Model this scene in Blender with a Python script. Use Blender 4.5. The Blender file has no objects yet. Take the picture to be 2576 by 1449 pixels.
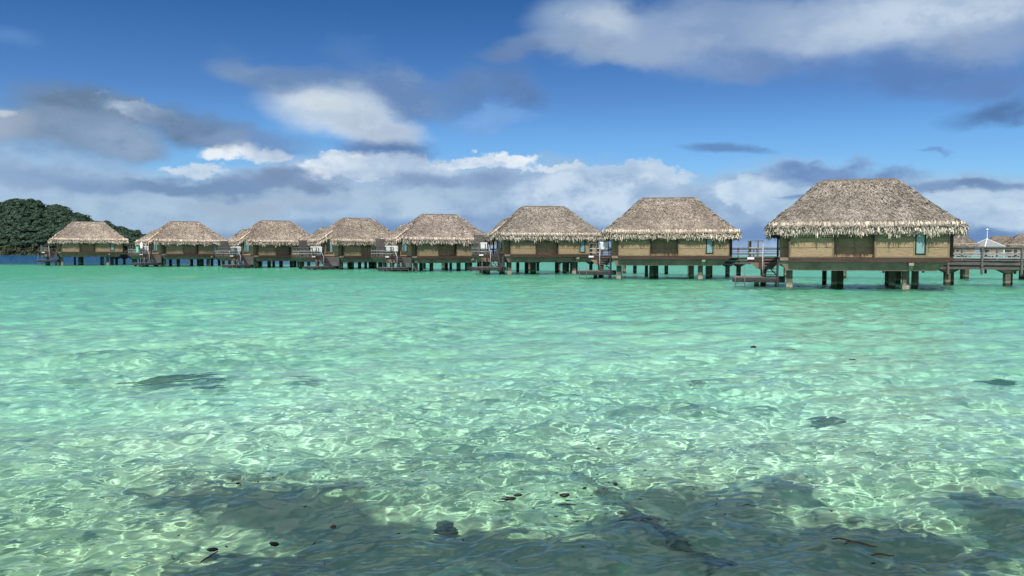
import bpy, math, random
import numpy as np
from mathutils import Vector, Matrix

SC = bpy.context.scene
COL = SC.collection
R = math.radians

# ------------------------------------------------------------------ camera
cam = bpy.data.cameras.new('camera')
cam_o = bpy.data.objects.new('camera', cam)
COL.objects.link(cam_o)
cam.lens = 30.0
cam.sensor_width = 36.0
cam.clip_start = 0.1
cam.clip_end = 9000
CAM_H, PITCH, FPX = 2.4, R(2.505), 3200.0
cam_o.location = (0, 0, CAM_H)
cam_o.rotation_euler = (R(90) - PITCH, 0, 0)
SC.camera = cam_o

# ------------------------------------------------------------------ light
SUN_AZ, SUN_EL = -15.0, 58.0          # degrees, azimuth measured from behind the camera
SUN_DIR = Vector((math.sin(R(SUN_AZ)) * math.cos(R(SUN_EL)),
                  -math.cos(R(SUN_AZ)) * math.cos(R(SUN_EL)), math.sin(R(SUN_EL))))
sun = bpy.data.lights.new('sun', 'SUN')
sun.energy = 5.0
sun.angle = R(0.53)
sun.color = (1.0, 0.95, 0.86)
sun.cycles.is_caustics_light = True
sun_o = bpy.data.objects.new('sun', sun)
sun_o.rotation_euler = SUN_DIR.to_track_quat('Z', 'Y').to_euler()
sun_o.location = SUN_DIR * 60
COL.objects.link(sun_o)

vs = SC.view_settings
vs.view_transform = 'Standard'
vs.look = 'None'
vs.exposure = 0.35
vs.gamma = 1.0
SC.cycles.use_denoising = True
SC.cycles.max_bounces = 8
SC.cycles.transparent_max_bounces = 8
SC.cycles.sample_clamp_indirect = 6.0
SC.cycles.caustics_reflective = False


def lin(r, g, b):
    def f(c):
        c /= 255.0
        return c / 12.92 if c <= 0.04045 else ((c + 0.055) / 1.055) ** 2.4
    return (f(r), f(g), f(b), 1.0)


class Nodes:
    """short helpers around a node tree"""

    def __init__(self, tree):
        self.t = tree
        self.N = tree.nodes.new
        self.L = tree.links.new

    def put(self, sock, v):
        if v is None:
            return
        if hasattr(v, 'is_output'):
            self.L(v, sock)
        else:
            sock.default_value = v

    def math(self, op, a, b=None, c=None, clamp=False):
        n = self.N('ShaderNodeMath')
        n.operation = op
        n.use_clamp = clamp
        for i, v in enumerate((a, b, c)):
            self.put(n.inputs[i], v)
        return n.outputs[0]

    def mix(self, fac, a, b, mode='MIX'):
        n = self.N('ShaderNodeMix')
        n.data_type = 'RGBA'
        n.blend_type = mode
        n.clamp_factor = True
        self.put(n.inputs[0], fac)
        self.put(n.inputs[6], a)
        self.put(n.inputs[7], b)
        return n.outputs[2]

    def noise(self, vec, scale, detail=2.0, rough=0.5, dist=0.0):
        n = self.N('ShaderNodeTexNoise')
        self.put(n.inputs['Vector'], vec)
        n.inputs['Scale'].default_value = scale
        n.inputs['Detail'].default_value = detail
        n.inputs['Roughness'].default_value = rough
        n.inputs['Distortion'].default_value = dist
        return n

    def mapping(self, vec, loc=(0, 0, 0), rot=(0, 0, 0), scale=(1, 1, 1), kind='POINT'):
        n = self.N('ShaderNodeMapping')
        n.vector_type = kind
        self.put(n.inputs['Vector'], vec)
        n.inputs['Location'].default_value = loc
        n.inputs['Rotation'].default_value = rot
        n.inputs['Scale'].default_value = scale
        return n.outputs[0]

    def smooth(self, v, lo, hi, a=0.0, b=1.0):
        n = self.N('ShaderNodeMapRange')
        n.interpolation_type = 'SMOOTHSTEP'
        self.put(n.inputs[0], v)
        for i, x in enumerate((lo, hi, a, b)):
            self.put(n.inputs[1 + i], x)
        return n.outputs[0]

    def ramp(self, fac, stops, interp='LINEAR'):
        n = self.N('ShaderNodeValToRGB')
        n.color_ramp.interpolation = interp
        e = n.color_ramp.elements
        while len(e) < len(stops):
            e.new(0.5)
        for k, (p, c) in enumerate(stops):
            e[k].position = p
            e[k].color = c if len(c) == 4 else (*c, 1)
        self.put(n.inputs[0], fac)
        return n.outputs[0]


# ------------------------------------------------------------------ sky
def build_world():
    w = bpy.data.worlds.new('World')
    SC.world = w
    w.use_nodes = True
    t = w.node_tree
    bg = t.nodes['Background']
    k = Nodes(t)
    STR = 0.1
    bg.inputs['Strength'].default_value = 0.0785     # STR lowered by the exposure above
    sky = k.N('ShaderNodeTexSky')
    sky.sky_type = 'NISHITA'
    sky.sun_disc = False
    sky.sun_elevation = R(SUN_EL)
    sky.sun_rotation = R(180 - SUN_AZ)
    sky.air_density = 1.0
    sky.dust_density = 0.3
    sky.ozone_density = 2.0
    tc = k.N('ShaderNodeTexCoord')
    sep = k.N('ShaderNodeSeparateXYZ')
    k.L(tc.outputs['Generated'], sep.inputs[0])
    az = k.math('ARCTAN2', sep.outputs[0], sep.outputs[1])
    el = k.math('ARCSINE', sep.outputs[2])
    cmb = k.N('ShaderNodeCombineXYZ')
    k.L(az, cmb.inputs[0])
    k.L(el, cmb.inputs[1])
    P = cmb.outputs[0]
    w.cycles.sampling_method = 'MANUAL'
    w.cycles.sample_map_resolution = 256
    # richer, clearer blue than the plain model gives
    tint = k.ramp(k.math('MULTIPLY', el, 2.0, clamp=True),
                  [(0.0, (0.66, 0.98, 1.36)), (0.26, (0.44, 0.77, 1.16)), (0.35, (0.35, 0.60, 0.97)), (0.56, (0.18, 0.437, 0.77)), (1.0, (0.30, 0.52, 0.76))])
    base = k.mix(1.0, sky.outputs[0], tint, 'MULTIPLY')

    # noises shared by every cloud
    nA = k.noise(k.mapping(P, scale=(1, 1.5, 1)), 9.0, 6, 0.55)
    nB = k.noise(k.mapping(P, loc=(3.1, 1.7, 0), scale=(1, 1.6, 1)), 30.0, 7, 0.62)
    nS = k.noise(k.mapping(P, loc=(0.4, 5.2, 0), scale=(1, 2.6, 1)), 6.0, 4, 0.5)

    def split(col):
        n = k.N('ShaderNodeSeparateColor')
        k.L(col, n.inputs[0])
        return n.outputs[0], n.outputs[1]

    cS, cA, cB = split(nS.outputs['Color']), split(nA.outputs['Color']), split(nB.outputs['Color'])

    def warp(parts):
        """the direction shifted by noise: floats only, so that the whole sky fits one shader"""
        x, y = az, el
        for (cx, cy), amt in parts:
            x = k.math('ADD', k.math('MULTIPLY_ADD', cx, amt, -amt / 2), x)
            y = k.math('ADD', k.math('MULTIPLY_ADD', cy, amt * .75, -amt * .375), y)
        return x, y

    soft = warp([(cS, 0.07), (cA, 0.06), (cB, 0.016)])
    nmix = k.math('MULTIPLY_ADD', nA.outputs['Fac'], .62, k.math('MULTIPLY', nB.outputs['Fac'], .38))
    crisp = warp([(cA, 0.045), (cB, 0.055)])
    mild = warp([(cA, 0.03), (cB, 0.01)])

    def ae(x, y):                       # photo position on the 2576-wide sheet -> azimuth, elevation
        px, py = (x - 1288) / 2147.0, (630.6 - y) / 2147.0
        a = math.atan(px)
        return a, math.atan(py * math.cos(a))

    nf = nA.outputs['Fac']
    nbf = nB.outputs['Fac']

    dim = k.smooth(nmix, 0.58, 0.41)

    def blob(cur, x, y, rx, ry, rot, col, op, vec=soft, lo=0.25, hi=1.15, col2=None):
        a, e = ae(x, y)
        vx, vy = vec
        if vec is soft and max(col) < 180:      # shaded cloud is greyer than the sky behind it
            gm = sum(col) / 3
            col = tuple(.84 * q + .16 * gm for q in col)
        ax, ay = rx / 2147.0, ry / 2147.0
        cs, sn = math.cos(R(rot)), math.sin(R(rot))
        if rot:
            # photo y runs down, elevation runs up
            x1 = k.math('MULTIPLY_ADD', vx, cs / ax, k.math('MULTIPLY_ADD', vy, -sn / ax, -(cs * a - sn * e) / ax))
            y1 = k.math('MULTIPLY_ADD', vx, sn / ay, k.math('MULTIPLY_ADD', vy, cs / ay, -(sn * a + cs * e) / ay))
        else:
            x1 = k.math('MULTIPLY_ADD', vx, 1 / ax, -a / ax)
            y1 = k.math('MULTIPLY_ADD', vy, 1 / ay, -e / ay)
        ln = k.math('SQRT', k.math('MULTIPLY_ADD', x1, x1, k.math('MULTIPLY', y1, y1)))
        f = k.smooth(ln, lo + (.22 if vec is crisp else 0), hi, op, 0.0)
        c = tuple(v / STR for v in lin(*col)[:3]) + (1,)
        c2 = tuple(v / STR for v in lin(*col2)[:3]) + (1,) if col2 is not None else tuple(v * .86 for v in c[:3]) + (1,)
        cur = k.mix(f, cur, c)
        return k.mix(k.math('MULTIPLY', f, dim), cur, c2)

    def band(cur, pts, col, col2, op, vec, edge, yb=None, ns=None):
        """everything below an outline: pts = (x, y) of its upper edge"""
        fc = k.N('ShaderNodeFloatCurve')
        k.put(fc.inputs['Value'], k.math('MULTIPLY_ADD', vec[0], 0.625, 0.5, clamp=True))
        cu = fc.mapping.curves[0]
        pp = []
        for x, y in pts:
            a, e = ae(x, y)
            pp.append((a * 0.625 + 0.5, e * 4.0))
        while len(cu.points) < len(pp):
            cu.points.new(0.5, 0.5)
        for q, p in zip(cu.points, pp):
            q.location = p
            q.handle_type = 'AUTO'
        fc.mapping.update()
        top = k.math('MULTIPLY', fc.outputs[0], 0.25)
        d = k.math('SUBTRACT', vec[1], top)
        f = k.smooth(d, -edge, edge, op, 0.0)
        c1 = tuple(v / STR for v in lin(*col)[:3]) + (1,)
        c2 = tuple(v / STR for v in lin(*col2)[:3]) + (1,)
        cur = k.mix(f, cur, c1)
        return k.mix(k.math('MULTIPLY', f, dim), cur, c2)

    cur = base
    # bright clouds added all round the unseen sky to whiten the fill light
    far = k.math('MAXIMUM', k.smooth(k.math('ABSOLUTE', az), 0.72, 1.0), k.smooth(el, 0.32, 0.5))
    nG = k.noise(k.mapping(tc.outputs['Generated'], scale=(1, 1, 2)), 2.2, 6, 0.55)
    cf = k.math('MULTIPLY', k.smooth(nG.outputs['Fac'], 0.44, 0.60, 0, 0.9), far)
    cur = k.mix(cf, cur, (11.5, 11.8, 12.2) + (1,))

    # --- bank of cloud along the horizon
    cur = band(cur, [(-600, 330), (0, 365), (120, 385), (250, 400), (400, 425), (620, 420), (760, 400), (1000, 410), (1300, 412), (1480, 425), (1750, 440), (2000, 425), (2300, 440), (2576, 450), (3200, 420)],
               (168, 194, 221), (146, 174, 207), 0.93, soft, 0.012)
    for b in [
        # white towers standing on the bank
        (590, 385, 75, 28, 0, (232, 240, 247), 1, crisp, .35, 1.0, (182, 203, 226)),
        (690, 404, 60, 20, 0, (216, 228, 240), .95, crisp, .35, 1.0, (182, 203, 226)),
        (500, 424, 90, 17, 3, (205, 220, 236), .9, crisp, .3, 1.05, (170, 194, 220)),
        (850, 412, 100, 34, -14, (228, 237, 246), 1, crisp, .4, 1.0, (180, 202, 226)),
        (960, 425, 150, 34, -4, (206, 221, 236), .95, crisp, .4, 1.0, (172, 196, 222)),
        (1090, 430, 90, 30, 0, (196, 214, 233), .9, crisp, .3, 1.05, (165, 190, 218)),
        (1290, 402, 72, 28, 0, (236, 243, 250), 1, crisp, .4, 1.0, (192, 212, 232)),
        (1190, 413, 110, 18, 0, (222, 233, 244), 1, crisp, .35, 1.0, (176, 200, 226)),
        (1400, 417, 60, 12, 0, (214, 228, 241), .9, crisp, .3, 1.05, None),
        (1540, 448, 190, 40, 0, (210, 226, 242), 1, crisp, .4, 1.05, (170, 196, 224)),
        (1490, 495, 230, 72, 0, (200, 219, 238), .97, crisp, .3, 1.1, (152, 180, 212)),
        (1680, 440, 70, 18, 0, (206, 223, 239), .9, crisp, .35, 1.05, (176, 200, 226)),
        (1890, 478, 95, 40, -4, (203, 222, 239), 1, crisp, .4, 1.05, (176, 203, 229)),
        (2000, 520, 120, 45, 0, (180, 206, 230), .85, crisp, .3, 1.1, (152, 182, 214)),
        (2480, 520, 170, 48, 0, (192, 214, 234), .9, crisp, .3, 1.1, (160, 188, 218)),
        (2560, 555, 90, 30, 0, (196, 218, 236), .8, crisp, .3, 1.1, (165, 190, 220)),
        # shade and gaps low in the bank
        (480, 460, 340, 24, -1, (112, 142, 180), .9, soft, .3, 1.15, (122, 152, 190)),
        (760, 452, 160, 30, 6, (128, 154, 190), .8, soft, .3, 1.15, None),
        (140, 440, 240, 40, 8, (128, 158, 196), .8, soft, .2, 1.15, (148, 176, 208)),
        (1130, 455, 200, 30, 0, (136, 164, 202), .75, soft, .3, 1.15, None),
        (300, 540, 400, 52, 0, (172, 197, 219), .9, soft, .2, 1.15, (152, 180, 208)),
        (650, 500, 330, 26, 0, (170, 193, 216), .7, soft, .2, 1.15, None),
        (1010, 500, 230, 24, 0, (176, 200, 222), .7, crisp, .2, 1.15, (150, 178, 208)),
        (700, 580, 260, 40, 0, (128, 158, 192), .85, soft, .2, 1.15, None),
        (1010, 590, 320, 58, 0, (116, 150, 194), .95, soft, .2, 1.15, None),
        (1480, 600, 260, 46, 0, (126, 157, 200), .9, soft, .2, 1.15, None),
        (1060, 528, 70, 24, 0, (182, 206, 226), .7, crisp, .2, 1.1, None),
        (1320, 560, 160, 40, 0, (140, 170, 208), .7, soft, .2, 1.15, None),
        (1900, 585, 220, 30, 0, (122, 156, 202), .85, soft, .2, 1.15, None),
        (2500, 605, 200, 26, 0, (112, 148, 198), .9, soft, .2, 1.15, None),
        (2420, 470, 190, 18, 2, (120, 150, 192), .85, soft, .3, 1.15, None),
        (2100, 442, 230, 26, 1, (118, 150, 196), .9, soft, .3, 1.1, (104, 140, 190)),
        (2030, 492, 80, 7, 0, (120, 154, 198), .8, soft, .3, 1.1, None),
        (1820, 374, 115, 14, 7, (100, 138, 190), .9, mild, .3, 1.15, None),
        (2330, 382, 40, 6, 0, (112, 152, 205), .6, soft, .2, 1.15, None),
        # grey clouds on the left
        (195, 268, 165, 54, 4, (100, 128, 160), .97, soft, .3, 1.15, (116, 146, 182)),
        (320, 275, 50, 42, 0, (118, 144, 176), .85, soft, .3, 1.1, None),
        (365, 280, 85, 28, 8, (186, 204, 222), .95, crisp, .2, 1.15, (136, 160, 190)),
        (150, 328, 240, 54, 0, (136, 157, 184), .97, soft, .3, 1.15, (120, 146, 178)),
        (0, 318, 90, 50, 0, (160, 176, 198), .85, soft, .2, 1.1, None),
        (5, 283, 22, 14, 0, (196, 208, 222), .9, soft, .2, 1.1, None),
        (500, 312, 150, 48, 8, (98, 126, 162), .97, soft, .3, 1.15, (116, 144, 180)),
        (310, 352, 110, 50, 0, (120, 146, 182), .95, soft, .3, 1.15, (144, 168, 196)),
        (660, 345, 170, 42, 10, (114, 146, 192), .85, soft, .2, 1.15, None),
        (560, 330, 80, 26, 0, (134, 160, 196), .6, soft, .2, 1.15, None),
        (45, 95, 70, 24, 0, (100, 146, 206), .6, mild, .0, 1.2, None),
        # cloud in the middle
        (885, 138, 75, 40, 0, (86, 130, 190), .75, soft, .1, 1.2, None),
        (640, 188, 120, 26, 3, (130, 156, 190), .9, mild, .25, 1.15, (106, 142, 190)),
        (800, 206, 210, 48, 8, (112, 143, 184), .92, soft, .3, 1.15, (98, 134, 182)),
        (1010, 232, 160, 62, 14, (106, 138, 184), .92, soft, .3, 1.15, (130, 158, 194)),
        (1200, 225, 150, 66, 0, (102, 138, 188), .9, soft, .1, 1.2, None),
        (1290, 200, 80, 60, 0, (92, 132, 188), .6, soft, .1, 1.2, None),
        (1310, 240, 70, 50, 0, (98, 134, 186), .9, soft, .1, 1.2, None),
        (1240, 303, 110, 26, -4, (126, 172, 230), .8, soft, .1, 1.2, None),
        (965, 372, 130, 34, 0, (102, 134, 182), .92, soft, .3, 1.15, None),
        (875, 285, 215, 78, 12, (206, 220, 234), 1, soft, .22, 1.12, (184, 203, 222)),
        (960, 318, 125, 50, 8, (190, 204, 221), .95, soft, .3, 1.15, (172, 190, 212)),
        (800, 250, 90, 30, 12, (212, 225, 237), .85, soft, .2, 1.15, None),
        # the wide cloud at the upper right
        (1330, 122, 150, 30, -6, (112, 140, 184), .85, soft, .2, 1.15, None),
        (1520, 70, 200, 92, 0, (160, 181, 208), .97, soft, .35, 1.15, (134, 162, 198)),
        (1540, 60, 110, 55, 0, (190, 207, 226), .9, soft, .1, 1.15, None),
        (1600, 125, 240, 46, 4, (150, 172, 202), .9, soft, .25, 1.15, None),
        (1860, 85, 300, 110, 0, (152, 174, 206), .95, soft, .35, 1.15, (132, 158, 196)),
        (1900, 165, 250, 42, 2, (118, 150, 198), .75, soft, .1, 1.2, None),
        (2160, 60, 300, 90, 4, (172, 192, 217), .95, soft, .3, 1.15, (150, 174, 206)),
        (2420, 25, 340, 60, 0, (194, 211, 230), .97, soft, .25, 1.15, (164, 186, 213)),
        (2500, 105, 200, 58, 0, (146, 169, 202), .85, soft, .2, 1.15, None),
        (2250, 175, 330, 60, 2, (98, 138, 196), .75, soft, .1, 1.2, None),
        (2500, 205, 180, 40, 0, (104, 142, 198), .75, soft, .1, 1.2, None),
        (2490, 278, 110, 36, -6, (90, 128, 180), .85, soft, .2, 1.15, None),
    ]:
        cur = blob(cur, *b)
    # fine mottling of the cloud tops low over the sea
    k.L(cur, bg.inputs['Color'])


build_world()


# ------------------------------------------------------------------ object helpers
def tag(o, label=None, cat=None, group=None, kind=None):
    for key, v in (('label', label), ('category', cat), ('group', group), ('kind', kind)):
        if v:
            o[key] = v
    return o


def thing(name, label, cat, loc=(0, 0, 0), rz=0.0, group=None):
    o = bpy.data.objects.new(name, None)
    o.empty_display_size = 0.3
    COL.objects.link(o)
    o.location = loc
    o.rotation_euler = (0, 0, rz)
    return tag(o, label, cat, group)


def copy_tree(o, parent=None):
    c = o.copy()
    COL.objects.link(c)
    c.parent = parent
    for ch in list(o.children):
        copy_tree(ch, c)
    return c


class MB:
    """collects faces; build() links them as one mesh object"""

    def __init__(self):
        self.v = []
        self.f = []

    def quad(self, a, b, c, d):
        n = len(self.v)
        self.v += [a, b, c, d]
        self.f.append((n, n + 1, n + 2, n + 3))
        return self

    def hexa(self, p):
        """8 corners: bottom 0-3 counter-clockwise from above, top 4-7"""
        n = len(self.v)
        self.v += [tuple(q) for q in p]
        for f in ((3, 2, 1, 0), (4, 5, 6, 7), (0, 1, 5, 4), (1, 2, 6, 5), (2, 3, 7, 6), (3, 0, 4, 7)):
            self.f.append(tuple(n + i for i in f))
        return self

    def box(self, x0, x1, y0, y1, z0, z1):
        return self.hexa([(x0, y0, z0), (x1, y0, z0), (x1, y1, z0), (x0, y1, z0),
                          (x0, y0, z1), (x1, y0, z1), (x1, y1, z1), (x0, y1, z1)])

    def beam(self, a, b, w, h=None):
        a, b = Vector(a), Vector(b)
        h = w if h is None else h
        d = (b - a).normalized()
        u = Vector((0, 0, 1)) if abs(d.z) < 0.95 else Vector((0, 1, 0))
        s = d.cross(u).normalized() * w / 2
        u = s.cross(d).normalized() * h / 2
        p = [a - s - u, a + s - u, b + s - u, b - s - u, a - s + u, a + s + u, b + s + u, b - s + u]
        return self.hexa(p)

    def tube(self, pts, rad, n=8, closed=True):
        pts = [Vector(p) for p in pts]
        if not hasattr(rad, '__len__'):
            rad = [rad] * len(pts)
        b0 = len(self.v)
        ref = None
        for i, p in enumerate(pts):
            d = (pts[min(i + 1, len(pts) - 1)] - pts[max(i - 1, 0)]).normalized()
            if ref is None:
                ref = d.orthogonal().normalized()
            s = (ref - d * ref.dot(d)).normalized()
            ref = s
            t = d.cross(s)
            for j in range(n):
                a = 2 * math.pi * j / n
                self.v.append(tuple(p + (s * math.cos(a) + t * math.sin(a)) * rad[i]))
        for i in range(len(pts) - 1):
            for j in range(n):
                k = (j + 1) % n
                self.f.append((b0 + i * n + j, b0 + i * n + k, b0 + (i + 1) * n + k, b0 + (i + 1) * n + j))
        if closed:
            self.f.append(tuple(b0 + j for j in reversed(range(n))))
            self.f.append(tuple(b0 + (len(pts) - 1) * n + j for j in range(n)))
        return self

    def build(self, name, mat, parent=None, smooth=False, bevel=0.0):
        me = bpy.data.meshes.new(name)
        me.from_pydata([tuple(p) for p in self.v], [], self.f)
        me.update()
        if smooth:
            me.polygons.foreach_set('use_smooth', [True] * len(me.polygons))
        o = bpy.data.objects.new(name, me)
        COL.objects.link(o)
        if mat:
            me.materials.append(mat)
        o.parent = parent
        if bevel:
            b = o.modifiers.new('bevel', 'BEVEL')
            b.width = bevel
            b.segments = 2
            b.limit_method = 'ANGLE'
        return o


def np_mesh(name, v, f, mat=None, parent=None, smooth=False):
    me = bpy.data.meshes.new(name)
    me.vertices.add(len(v))
    me.vertices.foreach_set('co', np.asarray(v, np.float32).ravel())
    f = np.asarray(f, np.int32)
    k = f.shape[1]
    me.loops.add(f.size)
    me.loops.foreach_set('vertex_index', f.ravel())
    me.polygons.add(len(f))
    me.polygons.foreach_set('loop_start', np.arange(0, f.size, k, dtype=np.int32))
    me.polygons.foreach_set('loop_total', np.full(len(f), k, np.int32))
    if smooth:
        me.polygons.foreach_set('use_smooth', np.ones(len(f), bool))
    me.update(calc_edges=True)
    me.validate()
    o = bpy.data.objects.new(name, me)
    COL.objects.link(o)
    if mat:
        me.materials.append(mat)
    o.parent = parent
    return o


# ------------------------------------------------------------------ materials
MATS = {}


def material(name):
    m = bpy.data.materials.new(name)
    m.use_nodes = True
    MATS[name] = m
    return m, Nodes(m.node_tree), m.node_tree.nodes['Principled BSDF']


def plain(name, c1, c2, scale=4.0, rough=0.8, stretch=(1, 1, 1), detail=5, bump=0.0, spec=0.3, lo=0.35, hi=0.65, bscale=None):
    """two tones mixed by noise in object space"""
    m, k, p = material(name)
    tc = k.N('ShaderNodeTexCoord')
    oi = k.N('ShaderNodeObjectInfo')
    vv = k.N('ShaderNodeVectorMath')
    vv.operation = 'MULTIPLY_ADD'
    k.L(oi.outputs['Random'], vv.inputs[0])
    vv.inputs[1].default_value = (37, 17, 29)
    k.L(tc.outputs['Object'], vv.inputs[2])
    mp = k.mapping(vv.outputs[0], scale=stretch)
    n = k.noise(mp, scale, detail, 0.6)
    k.L(k.mix(k.smooth(n.outputs['Fac'], lo, hi), (*c1, 1), (*c2, 1)), p.inputs['Base Color'])
    p.inputs['Roughness'].default_value = rough
    p.inputs['Specular IOR Level'].default_value = spec
    if bump:
        b = k.N('ShaderNodeBump')
        b.inputs['Strength'].default_value = bump
        b.inputs['Distance'].default_value = 0.02
        nb = k.noise(mp, bscale or scale * 2, 4, 0.6)
        k.L(nb.outputs['Fac'], b.inputs['Height'])
        k.L(b.outputs[0], p.inputs['Normal'])
    return m


def leafy(name, cols, rough=0.6, transl=0.0, tone_obj=False, noise_scale=1.2, spread=0.7):
    """one tone per separate blade or leaf, plus broad patches"""
    m, k, p = material(name)
    g = k.N('ShaderNodeNewGeometry')
    tc = k.N('ShaderNodeTexCoord')
    n = k.noise(tc.outputs['Object'], noise_scale, 4, 0.6)
    v = k.math('ADD', k.math('MULTIPLY', g.outputs['Random Per Island'], spread), k.math('MULTIPLY_ADD', n.outputs['Fac'], 1.0, .15 - spread / 2), clamp=True)
    c = k.ramp(v, [(i / (len(cols) - 1), q) for i, q in enumerate(cols)])
    if tone_obj:
        oi = k.N('ShaderNodeObjectInfo')
        c = k.mix(1.0, c, oi.outputs['Color'], 'MULTIPLY')
    k.L(c, p.inputs['Base Color'])
    p.inputs['Roughness'].default_value = rough
    p.inputs['Specular IOR Level'].default_value = 0.2
    return m


M_THATCH = leafy('thatch', [(0.065, 0.055, 0.048), (0.115, 0.103, 0.090), (0.178, 0.161, 0.142), (0.25, 0.228, 0.203), (0.40, 0.365, 0.325)], 0.85, tone_obj=True, noise_scale=0.9, spread=0.5)
M_FRINGE = leafy('thatch_fringe', [(0.15, 0.128, 0.108), (0.26, 0.228, 0.195), (0.36, 0.322, 0.278), (0.47, 0.427, 0.37), (0.66, 0.60, 0.51)], 0.85, tone_obj=True, noise_scale=0.7)  # lightened: sun on the straw butt ends is put into the colour
M_THATCH_BED = plain('thatch_bed', (0.09, 0.072, 0.058), (0.16, 0.135, 0.11), 8, 0.95, (1, 1, 1), 5, 0.8)
M_EAVE = plain('eave_straw', (0.085, 0.072, 0.058), (0.20, 0.174, 0.144), 14, 0.95, (1, 1, .12), 4, 0.8)
M_PANEL = None
M_FASCIA = plain('fascia_brown', (0.045, 0.026, 0.022), (0.075, 0.042, 0.034), 2.0, 0.55, (0.4, 1, 6))
M_POST = plain('frame_tan', (0.165, 0.13, 0.082), (0.22, 0.175, 0.112), 3, 0.7)
M_DARKPOST = plain('frame_brown', (0.055, 0.03, 0.022), (0.08, 0.045, 0.033), 3, 0.6)
M_CONC = plain('concrete', (0.175, 0.135, 0.10), (0.255, 0.20, 0.15), 1.3, 0.85, (1, 1, 1), 6, 0.3)
M_PILE = plain('piling_concrete', (0.078, 0.07, 0.054), (0.135, 0.122, 0.095), 1.6, 0.85, (1, 1, .35), 6, 0.4)
M_SUNLIT = plain('sunlit_concrete', (0.22, 0.19, 0.145), (0.33, 0.29, 0.225), 6, 0.9, (1, 1, 1), 5, 0.5)  # paler concrete, sunlight on the piling feet painted in
M_WOOD = plain('weathered_wood', (0.08, 0.074, 0.072), (0.165, 0.155, 0.15), 3, 0.8, (1, 1, 7), 5, 0.3)
M_WOODH = plain('weathered_boards', (0.07, 0.065, 0.064), (0.14, 0.13, 0.126), 3, 0.8, (1, 1, 12), 5, 0.4)
M_RAIL = plain('pale_rail', (0.30, 0.30, 0.31), (0.44, 0.44, 0.45), 3, 0.6, (1, 1, 5))
M_DARKWOOD = plain('dark_wood', (0.022, 0.021, 0.023), (0.055, 0.052, 0.054), 3, 0.7, (1, 1, 6), 5, 0.3)
M_WHITE = plain('white_paint', (0.74, 0.75, 0.76), (0.82, 0.83, 0.84), 3, 0.5)
M_CUSHION = plain('white_cushion', (0.82, 0.83, 0.85), (0.88, 0.89, 0.9), 3, 0.8)
M_FRAME = plain('window_frame_black', (0.012, 0.013, 0.013), (0.02, 0.02, 0.02), 3, 0.4)
M_CURTAIN = plain('curtain', (0.10, 0.17, 0.16), (0.20, 0.29, 0.27), 6, 0.9, (5, 5, 0.3))
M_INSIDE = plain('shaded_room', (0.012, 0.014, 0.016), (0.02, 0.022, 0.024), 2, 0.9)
M_TOWEL = plain('mint_towel', (0.16, 0.52, 0.40), (0.22, 0.6, 0.47), 4, 0.9)
M_METAL = plain('metal', (0.10, 0.11, 0.12), (0.16, 0.17, 0.18), 4, 0.35)


def weed_line():
    m = M_PILE
    k = Nodes(m.node_tree)
    p = m.node_tree.nodes['Principled BSDF']
    src = p.inputs['Base Color'].links[0].from_socket
    g = k.N('ShaderNodeNewGeometry')
    sp = k.N('ShaderNodeSeparateXYZ')
    k.L(g.outputs['Position'], sp.inputs[0])
    n = k.noise(g.outputs['Position'], 5.0, 4, .6)
    z = k.math('MULTIPLY_ADD', n.outputs['Fac'], -.28, sp.outputs[2])
    c = k.mix(k.smooth(z, .16, -.02, 0, .85), src, (.020, .026, .018, 1))
    c = k.mix(k.smooth(k.math('ABSOLUTE', k.math('SUBTRACT', z, .16)), .10, .02, 0, .5), c, (.30, .28, .22, 1))
    k.L(c, p.inputs['Base Color'])


weed_line()


def make_panel_material():
    m, k, p = material('woven_bamboo')
    tc = k.N('ShaderNodeTexCoord')
    oi = k.N('ShaderNodeObjectInfo')
    vv = k.N('ShaderNodeVectorMath')
    vv.operation = 'MULTIPLY_ADD'
    k.L(oi.outputs['Random'], vv.inputs[0])
    vv.inputs[1].default_value = (31, 13, 27)
    k.L(tc.outputs['Object'], vv.inputs[2])
    v = vv.outputs[0]
    n1 = k.noise(k.mapping(v, scale=(2.2, 2.2, 20)), 1.0, 4, 0.6, 0.6)
    n2 = k.noise(k.mapping(v, scale=(5.0, 5.0, 55)), 1.0, 2, 0.5)
    n3 = k.noise(v, 0.8, 3, 0.5)
    c = k.ramp(n1.outputs['Fac'], [(0.28, (0.185, 0.132, 0.082)), (0.5, (0.285, 0.207, 0.132)), (0.7, (0.345, 0.256, 0.168))])
    c = k.mix(k.smooth(n2.outputs['Fac'], 0.66, 0.74), c, (0.58, 0.49, 0.33, 1))
    c = k.mix(k.smooth(n2.outputs['Fac'], 0.34, 0.26, 0.0, 0.6), c, (0.13, 0.095, 0.05, 1))
    c = k.mix(k.smooth(n3.outputs['Fac'], 0.4, 0.75, 0.0, 0.35), c, (0.22, 0.18, 0.10, 1))
    c = k.mix(1.0, c, k.ramp(oi.outputs['Random'], [(0, (.84, .84, .84)), (.5, (1, .99, .97)), (1, (1.1, 1.08, 1.05))]), 'MULTIPLY')
    k.L(c, p.inputs['Base Color'])
    p.inputs['Roughness'].default_value = 0.8
    p.inputs['Specular IOR Level'].default_value = 0.25
    b = k.N('ShaderNodeBump')
    b.inputs['Strength'].default_value = 0.6
    b.inputs['Distance'].default_value = 0.02
    k.L(n1.outputs['Fac'], b.inputs['Height'])
    k.L(b.outputs[0], p.inputs['Normal'])
    return m


M_PANEL = make_panel_material()


def make_pane():
    m, k, p = material('window_glass')
    p.inputs['Base Color'].default_value = (0.10, 0.22, 0.22, 1)
    p.inputs['Roughness'].default_value = 0.12
    p.inputs['Specular IOR Level'].default_value = 0.6
    return m


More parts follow.
